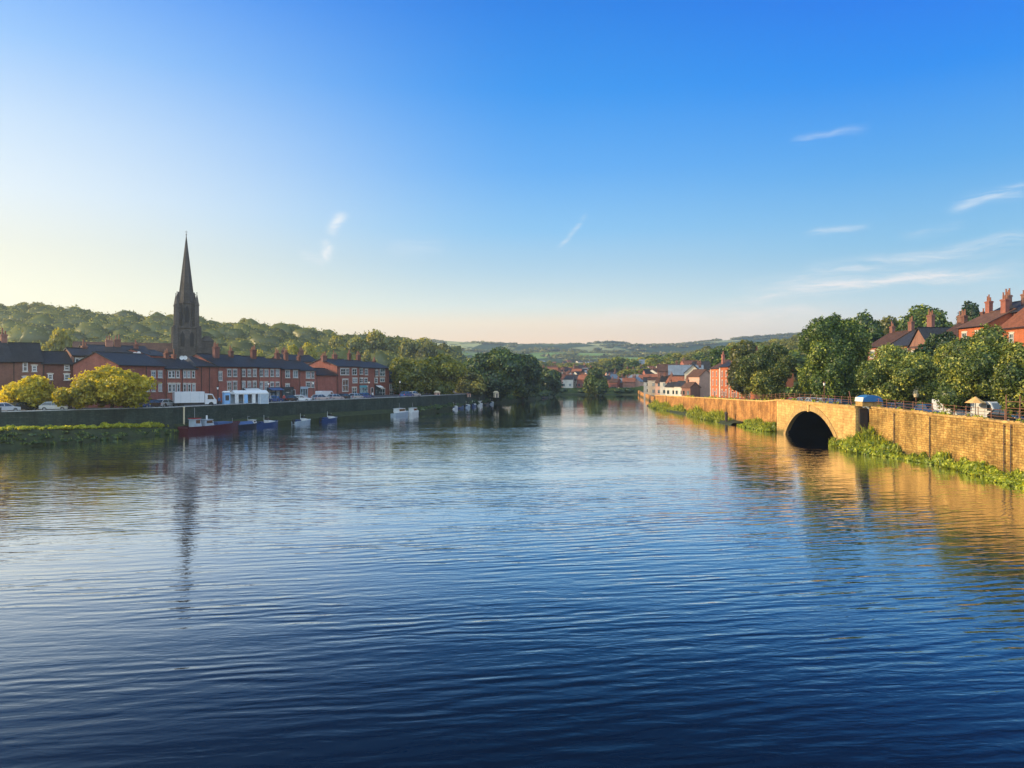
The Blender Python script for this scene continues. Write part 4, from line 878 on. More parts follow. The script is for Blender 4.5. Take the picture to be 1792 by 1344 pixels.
# ---------------------------------------------------------------- far town
gh = np.random.default_rng(33)
WM = ['white_render','cream_render','brown_brick','pink_render','brown_brick','red_brick','white_render','cream_render','red_brick']; RM = ['slate','brown_tile','slate','clay_tile','lead_tile']
CW = {}
def cottage(lab, px, D_, wid, eav, ris, rot, group, base=None, wl=None, rm=None, nw=2, name='cottage', dep=7.0, roofk='x', chim=True):
    x = PX(px, D_); b = float(H(x, D_)) if base is None else base; wl = wl or WM[gh.integers(len(WM))]; rm = rm or RM[gh.integers(len(RM))]
    o = thing(name, lab, 'house', (x, D_, b), rot, group); w = wid
    m = MB(); m.box(-w/2, w/2, -dep/2, dep/2, -2.5, eav)
    if roofk == 'x':
        for x0, x1 in ((-w/2, -w/2+0.3), (w/2-0.3, w/2)): m.prism([(-dep/2, eav+0.002), (dep/2, eav+0.002), (0, eav+ris-0.02)], 'x', x0, x1)
    else:
        for y0, y1 in ((-dep/2, -dep/2+0.3), (dep/2-0.3, dep/2)): m.prism([(-w/2, eav+0.002), (w/2, eav+0.002), (0, eav+ris-0.02)], 'y', y0, y1)
    m.build('wall', MATS[wl], o)
    rm_ = roof_mesh(w, dep, eav, eav+ris, roofk, 0.3, 0.18); rm_.v = [(a-w/2, b_-dep/2, c) for a, b_, c in rm_.v]; r = rm_.build('roof', MATS[rm], o)
    if chim and gh.uniform() < 0.6: chimney(r, w*0.36*(1 if gh.uniform() > 0.5 else -1), 0, eav+ris-1, eav+ris+1.0, 0.9, 0.6, 2, 'brown_brick')
    key = (round(w), round(eav))
    for fl_ in range(int(eav//2.6)):
        for k in range(nw):
            if ('g', 1.1) not in CW:
                g = MB(); g.box(-0.5, 0.5, -0.06, 0.04, 0, 1.3); CW[('g', 1.1)] = g.mesh('window', MATS['window_glass'])
            link('window', CW[('g', 1.1)], o, (-w/2+w*(k+0.5)/nw, -dep/2-0.02, 0.9+fl_*2.7))
    return o
# right bank beyond the terrace: houses stepping down to the bend
spec = [ # px, D, w, eave, rise, rot(deg), wall, roof, label
 (1238,262,6,5.8,2.4,-68,'cream_render','brown_tile','cream house just left of the tall red terrace'),
 (1225,258,7,7.2,2.2,-68,'pink_render','brown_tile','pinkish house with dark roof two doors left of the red terrace'),
 (1214,270,6,8.6,2.8,-20,'cream_render','slate','narrow cream gabled house with a brown side wall'),
 (1200,290,13,8.2,3.6,-12,'brown_brick','lead_tile','wide hall with big blue-grey roof above the far houses'),
 (1186,282,7,5.0,2.2,-40,'white_render','clay_tile','small white house under an orange tiled roof'),
 (1209,252,5,3.4,1.6,-68,'brown_brick','brown_tile','low brown building at the wall, in front of the hall'),
 (1174,292,7,5.6,2.0,-30,'white_render','slate','white house left of the orange tiled one'),
 (1163,300,6,5.2,2.0,-30,'pink_render','brown_tile','small brownish house near the wall end'),
 (1153,308,9,6.2,0.6,-10,'cream_render','brown_tile','square cream block facing the river by the bend'),
 (1141,318,7,5.4,1.6,-10,'white_render','slate','white house farthest along the right quay'),
 (1196,262,5,3.8,1.6,-60,'white_render','slate','low pale building beside the wall below the hall'),
 (1180,272,5,3.6,1.5,-50,'white_render','slate','tiny white shed by the wall end'),
 (1232,300,9,10.5,3,-30,'red_brick','slate','red house with steep roof higher up behind the white house'),
 (1170,340,10,10,3,-10,'brown_brick','brown_tile','brown house among trees above the bend')]
for (p, Dd, w, e, rs, ro, wl, rm, lab) in spec:
    cottage(lab, p, Dd, w, e, rs, R(ro), 'houses stepping down to the right bank bend', base=float(rstreet(min(Dd, 300)))+0.2, wl=wl, rm=rm, dep=w*0.8 if w < 10 else 9, roofk='y' if 'gabled' in lab else 'x')
GC = 'houses of the town at the end of the river'
k = 0
for row, (Dd, p0, p1, st_) in enumerate(((398,966,1030,13),(412,972,1022,12),(428,960,1030,13),(446,950,1035,13),(468,945,1040,14),(494,955,1030,15),(404,1068,1142,15),(424,1062,1150,14),(450,1070,1165,15))):
    p = p0
    while p < p1:
        D_ = Dd+gh.uniform(-5, 5); w = gh.uniform(4.2, 7.2)
        cottage('small pale town house in the crowded rows at the far end of the river' if row < 6 else 'small town house half hidden by trees left of the bend', p, D_, w, gh.uniform(3.8, 5.6)+ (0.8*row if row < 6 else 0.8*(row-6)), gh.uniform(1.6, 2.6), R(gh.uniform(-50, 50)), GC if row < 6 else 'town houses behind the far bank trees', nw=2)
        p += st_*gh.uniform(0.5, 0.95)
for i in range(95):
    D_ = gh.uniform(640, 1250); p = gh.uniform(905, 1130) if i % 4 else gh.uniform(1130, 1330)
    if D_ < 760 and p > 1150: continue
    cottage('tiny pale house speck in the valley beyond the town', p, D_, gh.uniform(5, 9), gh.uniform(2.8, 4.4), 2, R(gh.uniform(-40, 40)), 'scattered houses across the far valley', nw=0, chim=False)
# hillside houses among trees on the right
for (p, Dd, lab) in ((1130,520,'pale tall house standing out of the trees above the bend'),(1100,560,'small house in the trees beyond the round river tree'),(1236,360,'house with chimney on the wooded slope above the hall'),(1222,345,'brown roofed house in trees above the blue-grey hall'),(1206,420,'distant house half way up the right slope')):
    cottage(lab, p, Dd, 9, 7.5, 2.6, R(gh.uniform(-20, 20)), 'houses in the trees on the right slope')
# ---------------------------------------------------------------- middle distance trees
gm = np.random.default_rng(77)
G1 = 'trees around the far town'
for i in range(34):
    p = gm.uniform(1066, 1150); Dd = gm.uniform(386, 396); 
    if i < 9: far_tree('low dark tree on the far bank beside the round tree', 1068+i*9.5, Dd, gm.uniform(5, 9), gm.uniform(3.6, 7), 'leaf_green', 'low trees on the far bank', gm)
for i in range(70):
    p = gm.uniform(940, 1180); Dd = gm.uniform(480, 820)
    far_tree('green tree between the roofs of the far town', PX(p, Dd), Dd, gm.uniform(9, 16), gm.uniform(7, 12), ['leaf_wood','leaf_green','leaf_olive'][gm.integers(3)], G1, gm)
for (p, Dd, w, tp) in ((1110,520,40,628),(1080,560,46,624),(1060,600,40,627),(1030,560,36,632),(1000,600,30,632),(1140,560,50,620),(985,500,24,637),(1160,480,44,634),(1130,440,56,640),(1100,430,50,641)):
    x = PX(p, Dd); zb = float(H(x, Dd)); far_tree('larger rounded tree standing over the far town roofs', x, Dd, w/F*Dd, max(PZ(tp, Dd)-zb, 6), ['leaf_green','leaf_wood','leaf_olive'][int(p) % 3], 'large trees over the far town', gm)
for i in range(90):
    Dd = gm.uniform(300, 620); p = gm.uniform(1165, 1420); x = PX(p, Dd)
    if Dd < 345 and p < 1250: continue
    far_tree('tree on the wooded slope above the right bank houses', x, Dd, gm.uniform(9, 16), gm.uniform(8, 13), ['leaf_wood','leaf_green','leaf_wood','leaf_olive'][gm.integers(4)], 'trees on the right hand slope', gm)
for i in range(26):
    far_tree('tree screening the gap behind the right bank roofs', PX(1400+i*17, 250+gm.uniform(-15, 40)), 250+gm.uniform(-15, 40), gm.uniform(10, 16), gm.uniform(8, 12), ['leaf_green','leaf_wood'][gm.integers(2)], 'trees behind the right bank houses', gm)
for (p, Dd, w) in ((950,372,26),(938,360,24),(966,392,20),(930,380,40)):
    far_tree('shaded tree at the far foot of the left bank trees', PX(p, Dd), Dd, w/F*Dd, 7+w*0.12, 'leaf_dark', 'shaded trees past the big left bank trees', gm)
# distant woods, hedges and tree lines: a mass
pts = []
for i in range(2600):
    Dd = 560*(2520/560)**gm.uniform(0, 1); p = gm.uniform(560, 1800); x = PX(p, Dd)
    v = wob(x, Dd, 140, 4)+0.5*wob(x, Dd, 50, 6)
    if v < (0.22 if Dd > 1000 else -0.12): continue
    s = 1+Dd/1500; pts.append((x, Dd, float(H(x, Dd))-1, gm.uniform(9, 15)*s, gm.uniform(5, 8)))
for ln in range(26):                        # hedgerows
    Dd = gm.uniform(800, 2350); p = gm.uniform(700, 1500); L = gm.uniform(60, 260); tilt = gm.uniform(-160, 160)
    for j in range(34):
        D2 = Dd+tilt*j/34; x = PX(p+L*j/34, D2); pts.append((x, D2, float(H(x, D2))-1, gm.uniform(8, 18), gm.uniform(4, 6.5)))
mass('distant_woods', 'hazy woods and hedgerows over the far hills', pts, 'leaf_wood', 62, (24, 3.2))
# ---------------------------------------------------------------- vehicles
plain('car_white', (0.52,0.54,0.56), 0.25, vary=0.03, spec=0.6); plain('car_silver', (0.42,0.45,0.47), 0.25, 0.4, 0.03); plain('car_blue', (0.03,0.08,0.22), 0.2, vary=0.03, spec=0.6)
plain('car_black', (0.02,0.021,0.024), 0.2, vary=0.03, spec=0.6); plain('car_red', (0.32,0.02,0.02), 0.22, vary=0.03, spec=0.6); plain('tyre', (0.02,0.02,0.02), 0.9); plain('car_glass', (0.02,0.03,0.035), 0.05, vary=0.0, spec=1.0)
plain('hull_blue', (0.02,0.05,0.15), 0.35); plain('hull_maroon', (0.075,0.014,0.022), 0.4); plain('hull_dark', (0.015,0.02,0.035), 0.4); plain('canvas_blue', (0.05,0.10,0.22), 0.8); plain('wood_deck', (0.28,0.17,0.08), 0.7)
plain('hull_pale', (0.34,0.41,0.47), 0.4); plain('panel_blue', (0.22,0.42,0.68), 0.5); plain('sign_cream', (0.62,0.52,0.34), 0.6); plain('roof_blue', (0.035,0.16,0.38), 0.35); plain('canvas_tan', (0.66,0.38,0.14), 0.8); plain('lamp_red', (0.4,0.01,0.01), 0.3); plain('lamp_clear', (0.8,0.8,0.75), 0.15)
def car_kind(nm, paint, L=4.2, Wd=1.74, Hh=1.46, van=False):
    o = thing(nm, 'x', 'van' if van else 'car'); h = Wd/2
    m = MB()
    if van:
        prof = [(-L/2,0.3),(L/2,0.3),(L/2,0.85),(L/2-0.25,1.05),(L/2-0.95,1.2),(L/2-1.55,Hh-0.12),(L/2-1.8,Hh),(-L/2+0.06,Hh),(-L/2,Hh-0.1)]
        m.prism(prof, 'y', -h, h)
    else:
        prof = [(-L/2,0.32),(L/2,0.3),(L/2+0.02,0.62),(L/2-0.15,0.76),(L/2-1.05,0.88),(-L/2+0.35,0.94),(-L/2,0.86)]
        m.prism(prof, 'y', -h, h)
        a = [(L/2-1.0,0.87),(-L/2+0.25,0.92)]; b = [(L/2-1.85,Hh),(-L/2+0.85,Hh-0.02)]; hi = h*0.76
        m.add([(b[0][0],-hi,b[0][1]-0.06),(b[0][0],hi,b[0][1]-0.06),(b[1][0],hi,b[1][1]-0.06),(b[1][0],-hi,b[1][1]-0.06),(b[0][0]-0.08,-hi*0.94,Hh+0.02),(b[0][0]-0.08,hi*0.94,Hh+0.02),(b[1][0]+0.08,hi*0.94,Hh),(b[1][0]+0.08,-hi*0.94,Hh)], [(0,1,5,4),(1,2,6,5),(2,3,7,6),(3,0,4,7),(4,5,6,7)])
        for s in (-1, 1):
            m.tube((a[0][0], s*h*0.95, a[0][1]), (b[0][0], s*hi, b[0][1]-0.04), 0.045, n=5); m.tube((a[1][0], s*h*0.95, a[1][1]), (b[1][0], s*hi, b[1][1]-0.04), 0.07, n=5); m.tube((-0.25, s*h*0.95, 0.9), (-0.3, s*hi, Hh-0.05), 0.04, n=5)
    m.build('body', MATS[paint], o)
    g = MB()
    if van:
        g.add([(L/2-0.97,-h*0.88,1.22),(L/2-0.97,h*0.88,1.22),(L/2-1.53,h*0.84,Hh-0.14),(L/2-1.53,-h*0.84,Hh-0.14)], [(0,1,2,3)]); g.v = [(x+0.03, y, z+0.02) for x, y, z in g.v]
        for s in (-1, 1): g.prism([(L/2-1.2,1.15),(L/2-2.1,1.15),(L/2-2.1,Hh-0.3),(L/2-1.55,Hh-0.3)], 'y', s*h-0.01 if s < 0 else h-0.02, s*h-0.02 if s < 0 else h+0.012)
    else:
        hi = h*0.75; g.add([(L/2-1.03,-h*0.92,0.87),(L/2-1.03,h*0.92,0.87),(-L/2+0.28,h*0.92,0.92),(-L/2+0.28,-h*0.92,0.92),(L/2-1.85,-hi,Hh-0.05),(L/2-1.85,hi,Hh-0.05),(-L/2+0.87,hi,Hh-0.07),(-L/2+0.87,-hi,Hh-0.07)], [(0,1,5,4),(1,2,6,5),(2,3,7,6),(3,0,4,7),(4,5,6,7)])
    g.build('windows', MATS['car_glass'], o)
    for sx_ in (-1, 1):
        for s in (-1, 1):
            m = MB(); x = sx_*L*0.31; m.tube((x, s*h-0.1*s-0.1, 0.32), (x, s*h-0.1*s+0.12, 0.32), 0.32, n=14, smooth=False); wh = m.build('wheel', MATS['tyre'], o)
            m = MB(); y = s*h-0.1*s+(0.122 if s > 0 else -0.102); m.tube((x, y-0.01, 0.32), (x, y+0.01, 0.32), 0.19, n=10, smooth=False); m.build('rim', MATS['grey_metal'], wh)
    for s in (-1, 1):
        m = MB(); m.box(L/2-0.04, L/2+0.035, s*h*0.7-0.17, s*h*0.7+0.17, 0.6, 0.74); m.build('headlight', MATS['lamp_clear'], o)
        m = MB(); m.box(-L/2-0.03, -L/2+0.04, s*h*0.78-0.12, s*h*0.78+0.12, 0.62, 0.82); m.build('tail_light', MATS['lamp_red'], o)
    return o
CK = {}
def vehicle(paint, van, lab, x, y, z, rz, group, L=None, Hh=None):
    k = (paint, van, L, Hh)
    if k not in CK:
        CK[k] = car_kind('parked_van' if van else 'parked_car', paint, *( (L or 5.0, 1.95, Hh or 2.15, True) if van else (4.2, 1.74, 1.46, False)))
        o = CK[k]; o.location = (x, y, z); o.rotation_euler = (0, 0, rz); o['label'] = lab; o['group'] = group; return o
    o = dup(CK[k], (x, y, z), rz, lab); o['group'] = group; return o
GQ = 'vehicles parked along the left quay'
def qx(px, back=3.0):
    """point on the left street just behind the quay edge on a line of sight"""
    best = min(((abs((PX0+F*x/y)-px), x, y) for x, y in resN(LW[:8], 400)), key=lambda q_: q_[0]); x, y = best[1], best[2]
    d = Vector((0.46, 0.89)); nrm = Vector((-0.89, 0.46)); D_ = y+back*0.46+back*0.9*abs(px-PX0)/F; return PX(px, D_), D_
RQ = math.atan2(0.89, 0.46)
for (px_, pt, van, lab, bk, dr) in (
    (6,'car_white',False,'white car cut by the left edge behind the quay parapet',3.0,0),(40,'car_black',False,'black car between the white car and the small yellow tree',4.5,0.1),(97,'car_silver',False,'silver hatchback with bright bonnet between the yellow trees',3.0,-0.9),
    (240,'car_blue',False,'dark blue car right of the tallest yellow tree',3.4,0.1),(268,'car_black',False,'black car beneath the gabled house windows',5.0,0),(290,'car_silver',False,'grey car at the tail of the white box truck',6.5,0.2),
    (478,'car_blue',False,'blue car just right of the marquee',5.5,0.0),(527,'car_white',False,'white car parked askew before the terrace end',3.2,-1.0),(508,'car_black',False,'black car beside the askew white one',5.0,0.1),
    (560,'car_silver',False,'silver car at the foot of the plain brick link',2.6,0.0),(571,'car_white',True,'small white van in front of the plain brick link',6.5,0.0),(586,'car_silver',False,'second silver car, right of the small white van',2.8,0.0),
    (603,'car_black',False,'dark car before the bay window of the tall brick house',3.5,0.1),(622,'car_silver',False,'pale green-grey car among the dark ones by the tall houses',3.5,0.1),(640,'car_blue',False,'blue car in front of the middle tall house',4.5,0.0),
    (712,'car_blue',False,'dark blue car in the gap beside the riverside trees',3.5,0.0),(724,'car_silver',False,'last grey car under the first riverside tree',4.0,0.0)):
    x, y = qx(px_, bk); vehicle(pt, van, lab, x, y, 4.31, RQ+dr, GQ)
# white box truck
x, y = qx(341, 3.2); o = thing('box_truck', 'long white box truck parked on the quay before the hipped brick house', 'truck', (x, y, 4.31), R(34))
m = MB(); m.box(-3.6, 1.45, -1.1, 1.1, 0.75, 2.75); m.build('cargo_box', MATS['car_white'], o)
m = MB(); m.prism([(1.55,0.45),(3.55,0.45),(3.55,1.2),(3.25,1.5),(2.85,2.3),(1.55,2.4)], 'y', -1.0, 1.0); m.build('cab', MATS['car_white'], o)
m = MB(); m.add([(3.28,-0.85,1.52),(3.28,0.85,1.52),(2.9,0.8,2.26),(2.9,-0.8,2.26)], [(0,1,2,3)]); m.v = [(a+0.03, b, c+0.02) for a, b, c in m.v]; m.build('windscreen', MATS['car_glass'], o)
m = MB(); m.prism([(2.0,1.35),(3.1,1.35),(2.8,2.1),(2.0,2.15)], 'y', -1.015, -0.98); m.build('side_window', MATS['car_glass'], o)
m = MB(); m.box(-3.6, 3.0, -0.5, 0.5, 0.4, 0.75); m.build('chassis', MATS['black_iron'], o)
for xx in (-2.4, 2.6):
    for s in (-0.92, 0.92): m = MB(); m.tube((xx, s-0.14, 0.42), (xx, s+0.14, 0.42), 0.42, n=14, smooth=False); m.build('wheel', MATS['tyre'], o)
for xx in (-2.6, -1.0, 0.5): m = MB(); m.box(xx, xx+0.05, -1.13, -1.102, 0.85, 2.65); m.build('box_rib', MATS['hull_pale'], o)
# marquee with side sheets
x, y = qx(430, 4.0); o = thing('marquee', 'white market marquee with pale blue side sheets beside the terrace', 'marquee', (x, y, 4.31), R(38))
m = MB(); m.prism([(-1.6,2.25),(1.6,2.25),(0,2.75)], 'x', -2.6, 4.0); m.box(-2.62, 4.02, -1.62, 1.62, 2.0, 2.24); m.build('canopy', MATS['white_paint'], o)
for i, xx in enumerate((-2.55, -0.9, 0.75, 2.4, 3.95)): m = MB(); m.box(xx-0.05, xx+0.05, -1.6, -1.5, 0, 2.0); m.box(xx-0.05, xx+0.05, 1.5, 1.6, 0, 2.0); m.build('pole', MATS['white_paint'], o)
for a, b, mt in ((-0.8,-0.1,'panel_blue'),(0.85,1.4,'white_paint'),(1.9,3.85,'hull_pale'),(-2.5,-1.9,'white_paint')): m = MB(); m.box(a, b, -1.57, -1.53, 0.05, 1.98); m.build('side_sheet', MATS[mt], o)
m = MB(); m.box(-2.5, 3.9, 1.5, 1.54, 0.05, 1.98); m.build('back_sheet', MATS['hull_pale'], o)
m = MB(); m.box(-1.8, 0.6, -1.0, -0.3, 0.7, 0.78); [m.box(a, a+0.06, -0.95, -0.9, 0, 0.7) for a in (-1.75, 0.5)]; m.build('counter', MATS['wood_deck'], o)
x, y = qx(396, 4.0); o = thing('stall', 'narrow pale blue cabinet stall left of the marquee', 'stall', (x, y, 4.31), R(38))
m = MB(); m.box(-0.55, 0.55, -0.6, 0.6, 0, 2.45); m.build('body', MATS['panel_blue'], o); m = MB(); m.taper(0, 0, 2.452, 2.7, 1.35, 1.4, 0.9, 1.0); m.build('roof', MATS['white_paint'], o); m = MB(); m.box(-0.35, 0.35, -0.63, -0.6, 0.9, 1.9); m.build('hatch', MATS['shop_dark'], o)
# awnings and dark shopfronts under the terrace
def shopfront(lab, p0, p1, aw):
    D0, D1 = fl(p0), fl(p1); f = Front(p0, D0, p1, D1); n_ = Vector((f.d.y, -f.d.x)).normalized()*0.02
    o = thing('shopfront', lab, 'shop', (f.a.x+n_.x*5, f.a.y+n_.y*5, B), f.rz, 'dark shopfronts under the terrace'); w = f.L
    m = MB(); m.box(0, w, -0.04, 0.06, 0.5, 2.3); m.build('shop_window', MATS['window_glass'], o)
    m = MB(); m.box(-0.1, w+0.1, -0.16, 0.06, 0, 0.5); m.box(-0.1, w+0.1, -0.2, 0.06, 2.302, 2.9); [m.box(w*k/3-0.07, w*k/3+0.07, -0.12, -0.042, 0.5, 2.3) for k in range(4)]; m.build('surround', MATS[aw[0]], o)
    if aw[1]: m = MB(); m.prism([(-1.4,2.2),(-0.2,2.75),(-0.2,2.8),(-1.4,2.27)], 'x', 0.1, w-0.1); m.build('awning', MATS[aw[1]], o)
for a in (('dark shopfront with a blue awning behind the blue car', 467, 489, ('shop_dark','canvas_blue')),('black shopfront with white posts near the askew white car', 493, 512, ('shop_dark',None)),('shopfront with pale surround at the end of the terrace', 525, 537, ('hull_pale',None)),('teal-framed shopfront below the middle tall house', 629, 640, ('teal_paint',None)),('shopfront with white awning on the right hand tall house', 656, 665, ('shop_dark','white_paint')),('shopfront behind the marquee in the long terrace', 424, 450, ('shop_dark','white_paint'))): shopfront(*a)
# lamps and posts
def lamp(lab, x, y, z, h, mat='black_iron', grp=None):
    o = thing('street_lamp', lab, 'street lamp', (x, y, z), 0, grp)
    m = MB(); m.tube((0,0,0), (0,0,0.5), 0.11, 0.09, 8); m.tube((0,0,0.5), (0,0,h-0.5), 0.06, 0.045, 8); m.build('post', MATS[mat], o)
    m = MB(); m.ring(0, 0, h-0.5, h-0.1, 0.12, 0.2, 6); l = m.build('lantern', MATS['lamp_clear'], o); m = MB(); m.ring(0, 0, h-0.098, h+0.12, 0.25, 0.03, 6); m.build('lantern_cap', MATS[mat], l)
for (p, bk, lab) in ((232,1.2,'street lamp right of the tallest yellow tree'),(381,1.2,'dark street lamp between the box truck and the marquee'),(470,1.2,'street lamp right of the marquee end'),(548,1.2,'street lamp at the end of the long terrace'),(646,1.2,'street lamp before the tall brick houses'),(700,1.2,'street lamp beside the last small house')):
    x, y = qx(p, bk); lamp(lab, x, y, 4.3, 4.3 if p != 381 else 3.6, grp='lamps on the left quay')
def post(nm, lab, x, y, z0, z1, r, mat, cat='post', grp=None, knob=None):
    o = thing(nm, lab, cat, (x, y, z0), 0, grp); m = MB(); m.tube((0,0,0), (0,0,z1-z0), r*1.15, r, 8); m.build('shaft', MATS[mat], o)
    m = MB(); m.ring(0, 0, z1-z0, z1-z0+r*1.6, r*1.5, r*0.6, 8); m.build('cap', MATS[knob or mat], o)
post('mooring_post', 'tall yellowish mooring post where the grassy bank ends', PX(322,130.5), 130.5, -0.5, 4.3, 0.14, 'sign_cream')
post('mooring_post', 'short white-headed post on the ledge between the small boats and white cruisers', PX(637,177.5), 177.5, 0.6, 3.2, 0.06, 'grey_metal', grp=None, knob='white_paint')
for i, (p, Dd) in enumerate(((601,171),(612,172.5),(655,181))): post('mooring_post', ['thin post on the ledge, left of a pair','thin post on the ledge, right of a pair','lone thin post on the ledge right of the white-headed one'][i], PX(p, Dd), Dd, 0.6, 2.3, 0.05, 'dark_wood')
# ---------------------------------------------------------------- boats
def hull(m, L, Bm, fb, mi=0, bow=0.35, n=14):
    vs = []
    for i in range(n+1):
        t_ = i/n; x = -L/2+L*t_; b = Bm/2*(0.82+0.18*min(t_/0.3, 1))*(1-max(0, (t_-0.55)/0.45)**2.2); b = max(b, 0.03); s = fb*(1+bow*t_**3); xx = x+0.06*L*max(0, t_-0.8)
        vs += [(x, 0, -0.3), (x, b*0.8, -0.15), (xx, b, s), (xx, b-min(0.09, b*0.5), s), (xx, b-min(0.1, b*0.6), s-0.2), (xx, -b+min(0.1, b*0.6), s-0.2), (xx, -b+min(0.09, b*0.5), s), (xx, -b, s), (x, -b*0.8, -0.15)]
    k = 9; fs = [(k*i+c, k*i+(c+1) % k, k*(i+1)+(c+1) % k, k*(i+1)+c) for i in range(n) for c in range(k)]
    m.add(vs, fs, mi); m.add(vs[:k], [tuple(range(k))], mi)
def boat(lab, px, L, Bm, fb, hm, kind, off=1.5, rev=False, grp='boats moored along the left quay', cat='boat', nm='moored_boat'):
    pts_ = resN(LE[3:], 500); best = min(range(len(pts_)), key=lambda i: abs(PX0+F*pts_[i][0]/pts_[i][1]-px)); a = pts_[max(best-6, 0)]; b = pts_[min(best+6, 499)]; d = Vector((b[0]-a[0], b[1]-a[1])).normalized(); x, y = pts_[best]
    x += d.y*(off+Bm/2-0.9); y -= d.x*(off+Bm/2-0.9); dx = (px-PX0)/F*y-x; y2 = y; rz = math.atan2(d.y, d.x)+(math.pi if rev else 0)
    o = thing(nm, lab, cat, (x+dx*0.9, y2, 0.0), rz, grp); m = MB(); hull(m, L, Bm, fb); m.build('hull', MATS[hm], o)
    def bx(n_, mt, *a_): q_ = MB(); q_.box(*a_); return q_.build(n_, MATS[mt], o)
    def cabin(x0, x1, w, z0, z1, mt='white_paint', rake=0.35):
        q_ = MB(); q_.prism([(x0, z0), (x1+rake, z0), (x1, z1), (x0+0.05, z1)], 'y', -w/2, w/2); c_ = q_.build('cabin', MATS[mt], o)
        q_ = MB(); zz = z0+(z1-z0)*0.45
        for s in (-1, 1): q_.box(x0+0.25, x1-0.05, s*w/2-0.015, s*w/2+0.015, zz, z1-0.12)
        q_.build('cabin_window', MATS['car_glass'], c_); q_ = MB(); q_.box(x0-0.12, x1+0.1, -w/2-0.1, w/2+0.1, z1+0.002, z1+0.07); q_.build('cabin_roof', MATS[mt], c_)
    if kind == 'barge':
        cabin(-4.4, -3.2, 1.5, fb-0.1, fb+1.2, 'hull_pale'); cabin(-2.2, -0.6, 1.7, fb-0.1, fb+1.0, 'hull_pale'); bx('hatch_cover', 'canvas_blue', 0.3, 3.6, -1.1, 1.1, fb-0.15, fb+0.45)
        q_ = MB(); q_.box(-4.5, -3.1, -0.85, 0.85, fb+1.28, fb+1.42); q_.build('red_awning', MATS['car_red'], o)
        q_ = MB(); q_.tube((-1.2,0,fb+0.95), (-1.2,0,fb+1.75), 0.18, 0.15, 10); q_.build('funnel', MATS['white_paint'], o)
        q_ = MB(); q_.tube((-3.8,0,fb+1.5), (-3.8,0,fb+3.2), 0.04, n=6); q_.tube((4.6,0,fb), (4.6,0,fb+1.0), 0.04, n=6); q_.build('mast', MATS['grey_metal'], o)
    elif kind == 'cover':
        q_ = MB(); q_.prism([(-Bm*0.42, fb-0.05), (Bm*0.42, fb-0.05), (Bm*0.2, fb+0.5), (-Bm*0.2, fb+0.5)], 'x', -L*0.42, L*0.15); q_.build('boat_cover', MATS['canvas_blue'], o)
        cabin(L*0.16, L*0.27, Bm*0.5, fb-0.1, fb+0.65); q_ = MB(); q_.tube((0.3,0,fb+0.3), (0.3,0,fb+1.5), 0.04, n=6); q_.tube((0.3,0,fb+1.4), (0.9,0,fb+1.4), 0.03, n=6); q_.build('mast', MATS['grey_metal'], o)
    elif kind == 'cuddy':
        q_ = MB(); q_.prism([(L*0.02, fb-0.15), (L*0.42, fb+0.05), (L*0.1, fb+0.42), (L*0.02, fb+0.45)], 'y', -Bm*0.3, Bm*0.3); q_.build('foredeck', MATS['white_paint'], o)
        q_ = MB(); q_.prism([(L*0.10, fb+0.40), (L*0.0, fb+0.95), (L*-0.02, fb+0.95), (L*0.07, fb+0.40)], 'y', -Bm*0.3, Bm*0.3); q_.build('windscreen', MATS['car_glass'], o)
        bx('seat', 'hull_blue', -L*0.3, -L*0.18, -Bm*0.28, Bm*0.28, fb-0.2, fb+0.25); bx('outboard', 'black_iron', -L*0.5-0.3, -L*0.5-0.02, -0.15, 0.15, 0.1, fb+0.35)
        q_ = MB(); q_.tube((-0.2,0.3,fb), (-0.2,0.3,fb+1.45), 0.035, n=6); q_.tube((0.3,-0.3,fb), (0.3,-0.3,fb+1.1), 0.03, n=6); q_.build('mast', MATS['white_paint'], o)
    elif kind == 'cruiser':
        cabin(-L*0.28, L*0.12, Bm*0.72, fb-0.15, fb+0.95); q_ = MB(); q_.prism([(L*0.17, fb-0.15), (L*0.42, fb+0.02), (L*0.17, fb+0.35)], 'y', -Bm*0.3, Bm*0.3); q_.build('foredeck', MATS['white_paint'], o)
        q_ = MB(); q_.tube((-0.5,0,fb+0.9), (-0.5,0,fb+2.3), 0.04, n=6); q_.build('mast', MATS['grey_metal'], o)
    else:
        bx('thwart', 'wood_deck', -0.2, 0.15, -Bm*0.4, Bm*0.4, fb-0.12, fb-0.04); bx('stern_seat', 'wood_deck', -L*0.42, -L*0.28, -Bm*0.36, Bm*0.36, fb-0.12, fb-0.04)
    return o
boat('maroon barge with white wheelhouse, funnel and red awning, biggest of the boats', 370, 12.5, 3.2, 1.15, 'hull_maroon', 'barge', 1.6, nm='barge')
boat('dark hulled boat under a blue cover just ahead of the maroon barge', 430, 6.6, 2.3, 0.8, 'hull_dark', 'cover', 1.5)
boat('blue boat with pointed pale bow, last of the close row by the barge', 464, 6.4, 2.2, 0.8, 'hull_blue', 'cuddy', 1.5)
boat('pale grey-blue runabout alone on the ledge with a single upright pole', 528, 4.8, 2.0, 0.65, 'hull_pale', 'cuddy', 1.4)
boat('white and bright blue motor boat with two short masts below the plain brick link', 575, 5.0, 2.0, 0.7, 'hull_blue', 'cuddy', 1.4)
boat('left of the two white cabin cruisers near the riverside trees, blue canopy aft', 700, 6.4, 2.3, 0.85, 'hull_pale', 'cruiser', 1.4)
boat('smaller right hand white cabin cruiser with thin mast near the riverside trees', 723, 4.6, 1.9, 0.75, 'white_paint', 'cruiser', 1.4)
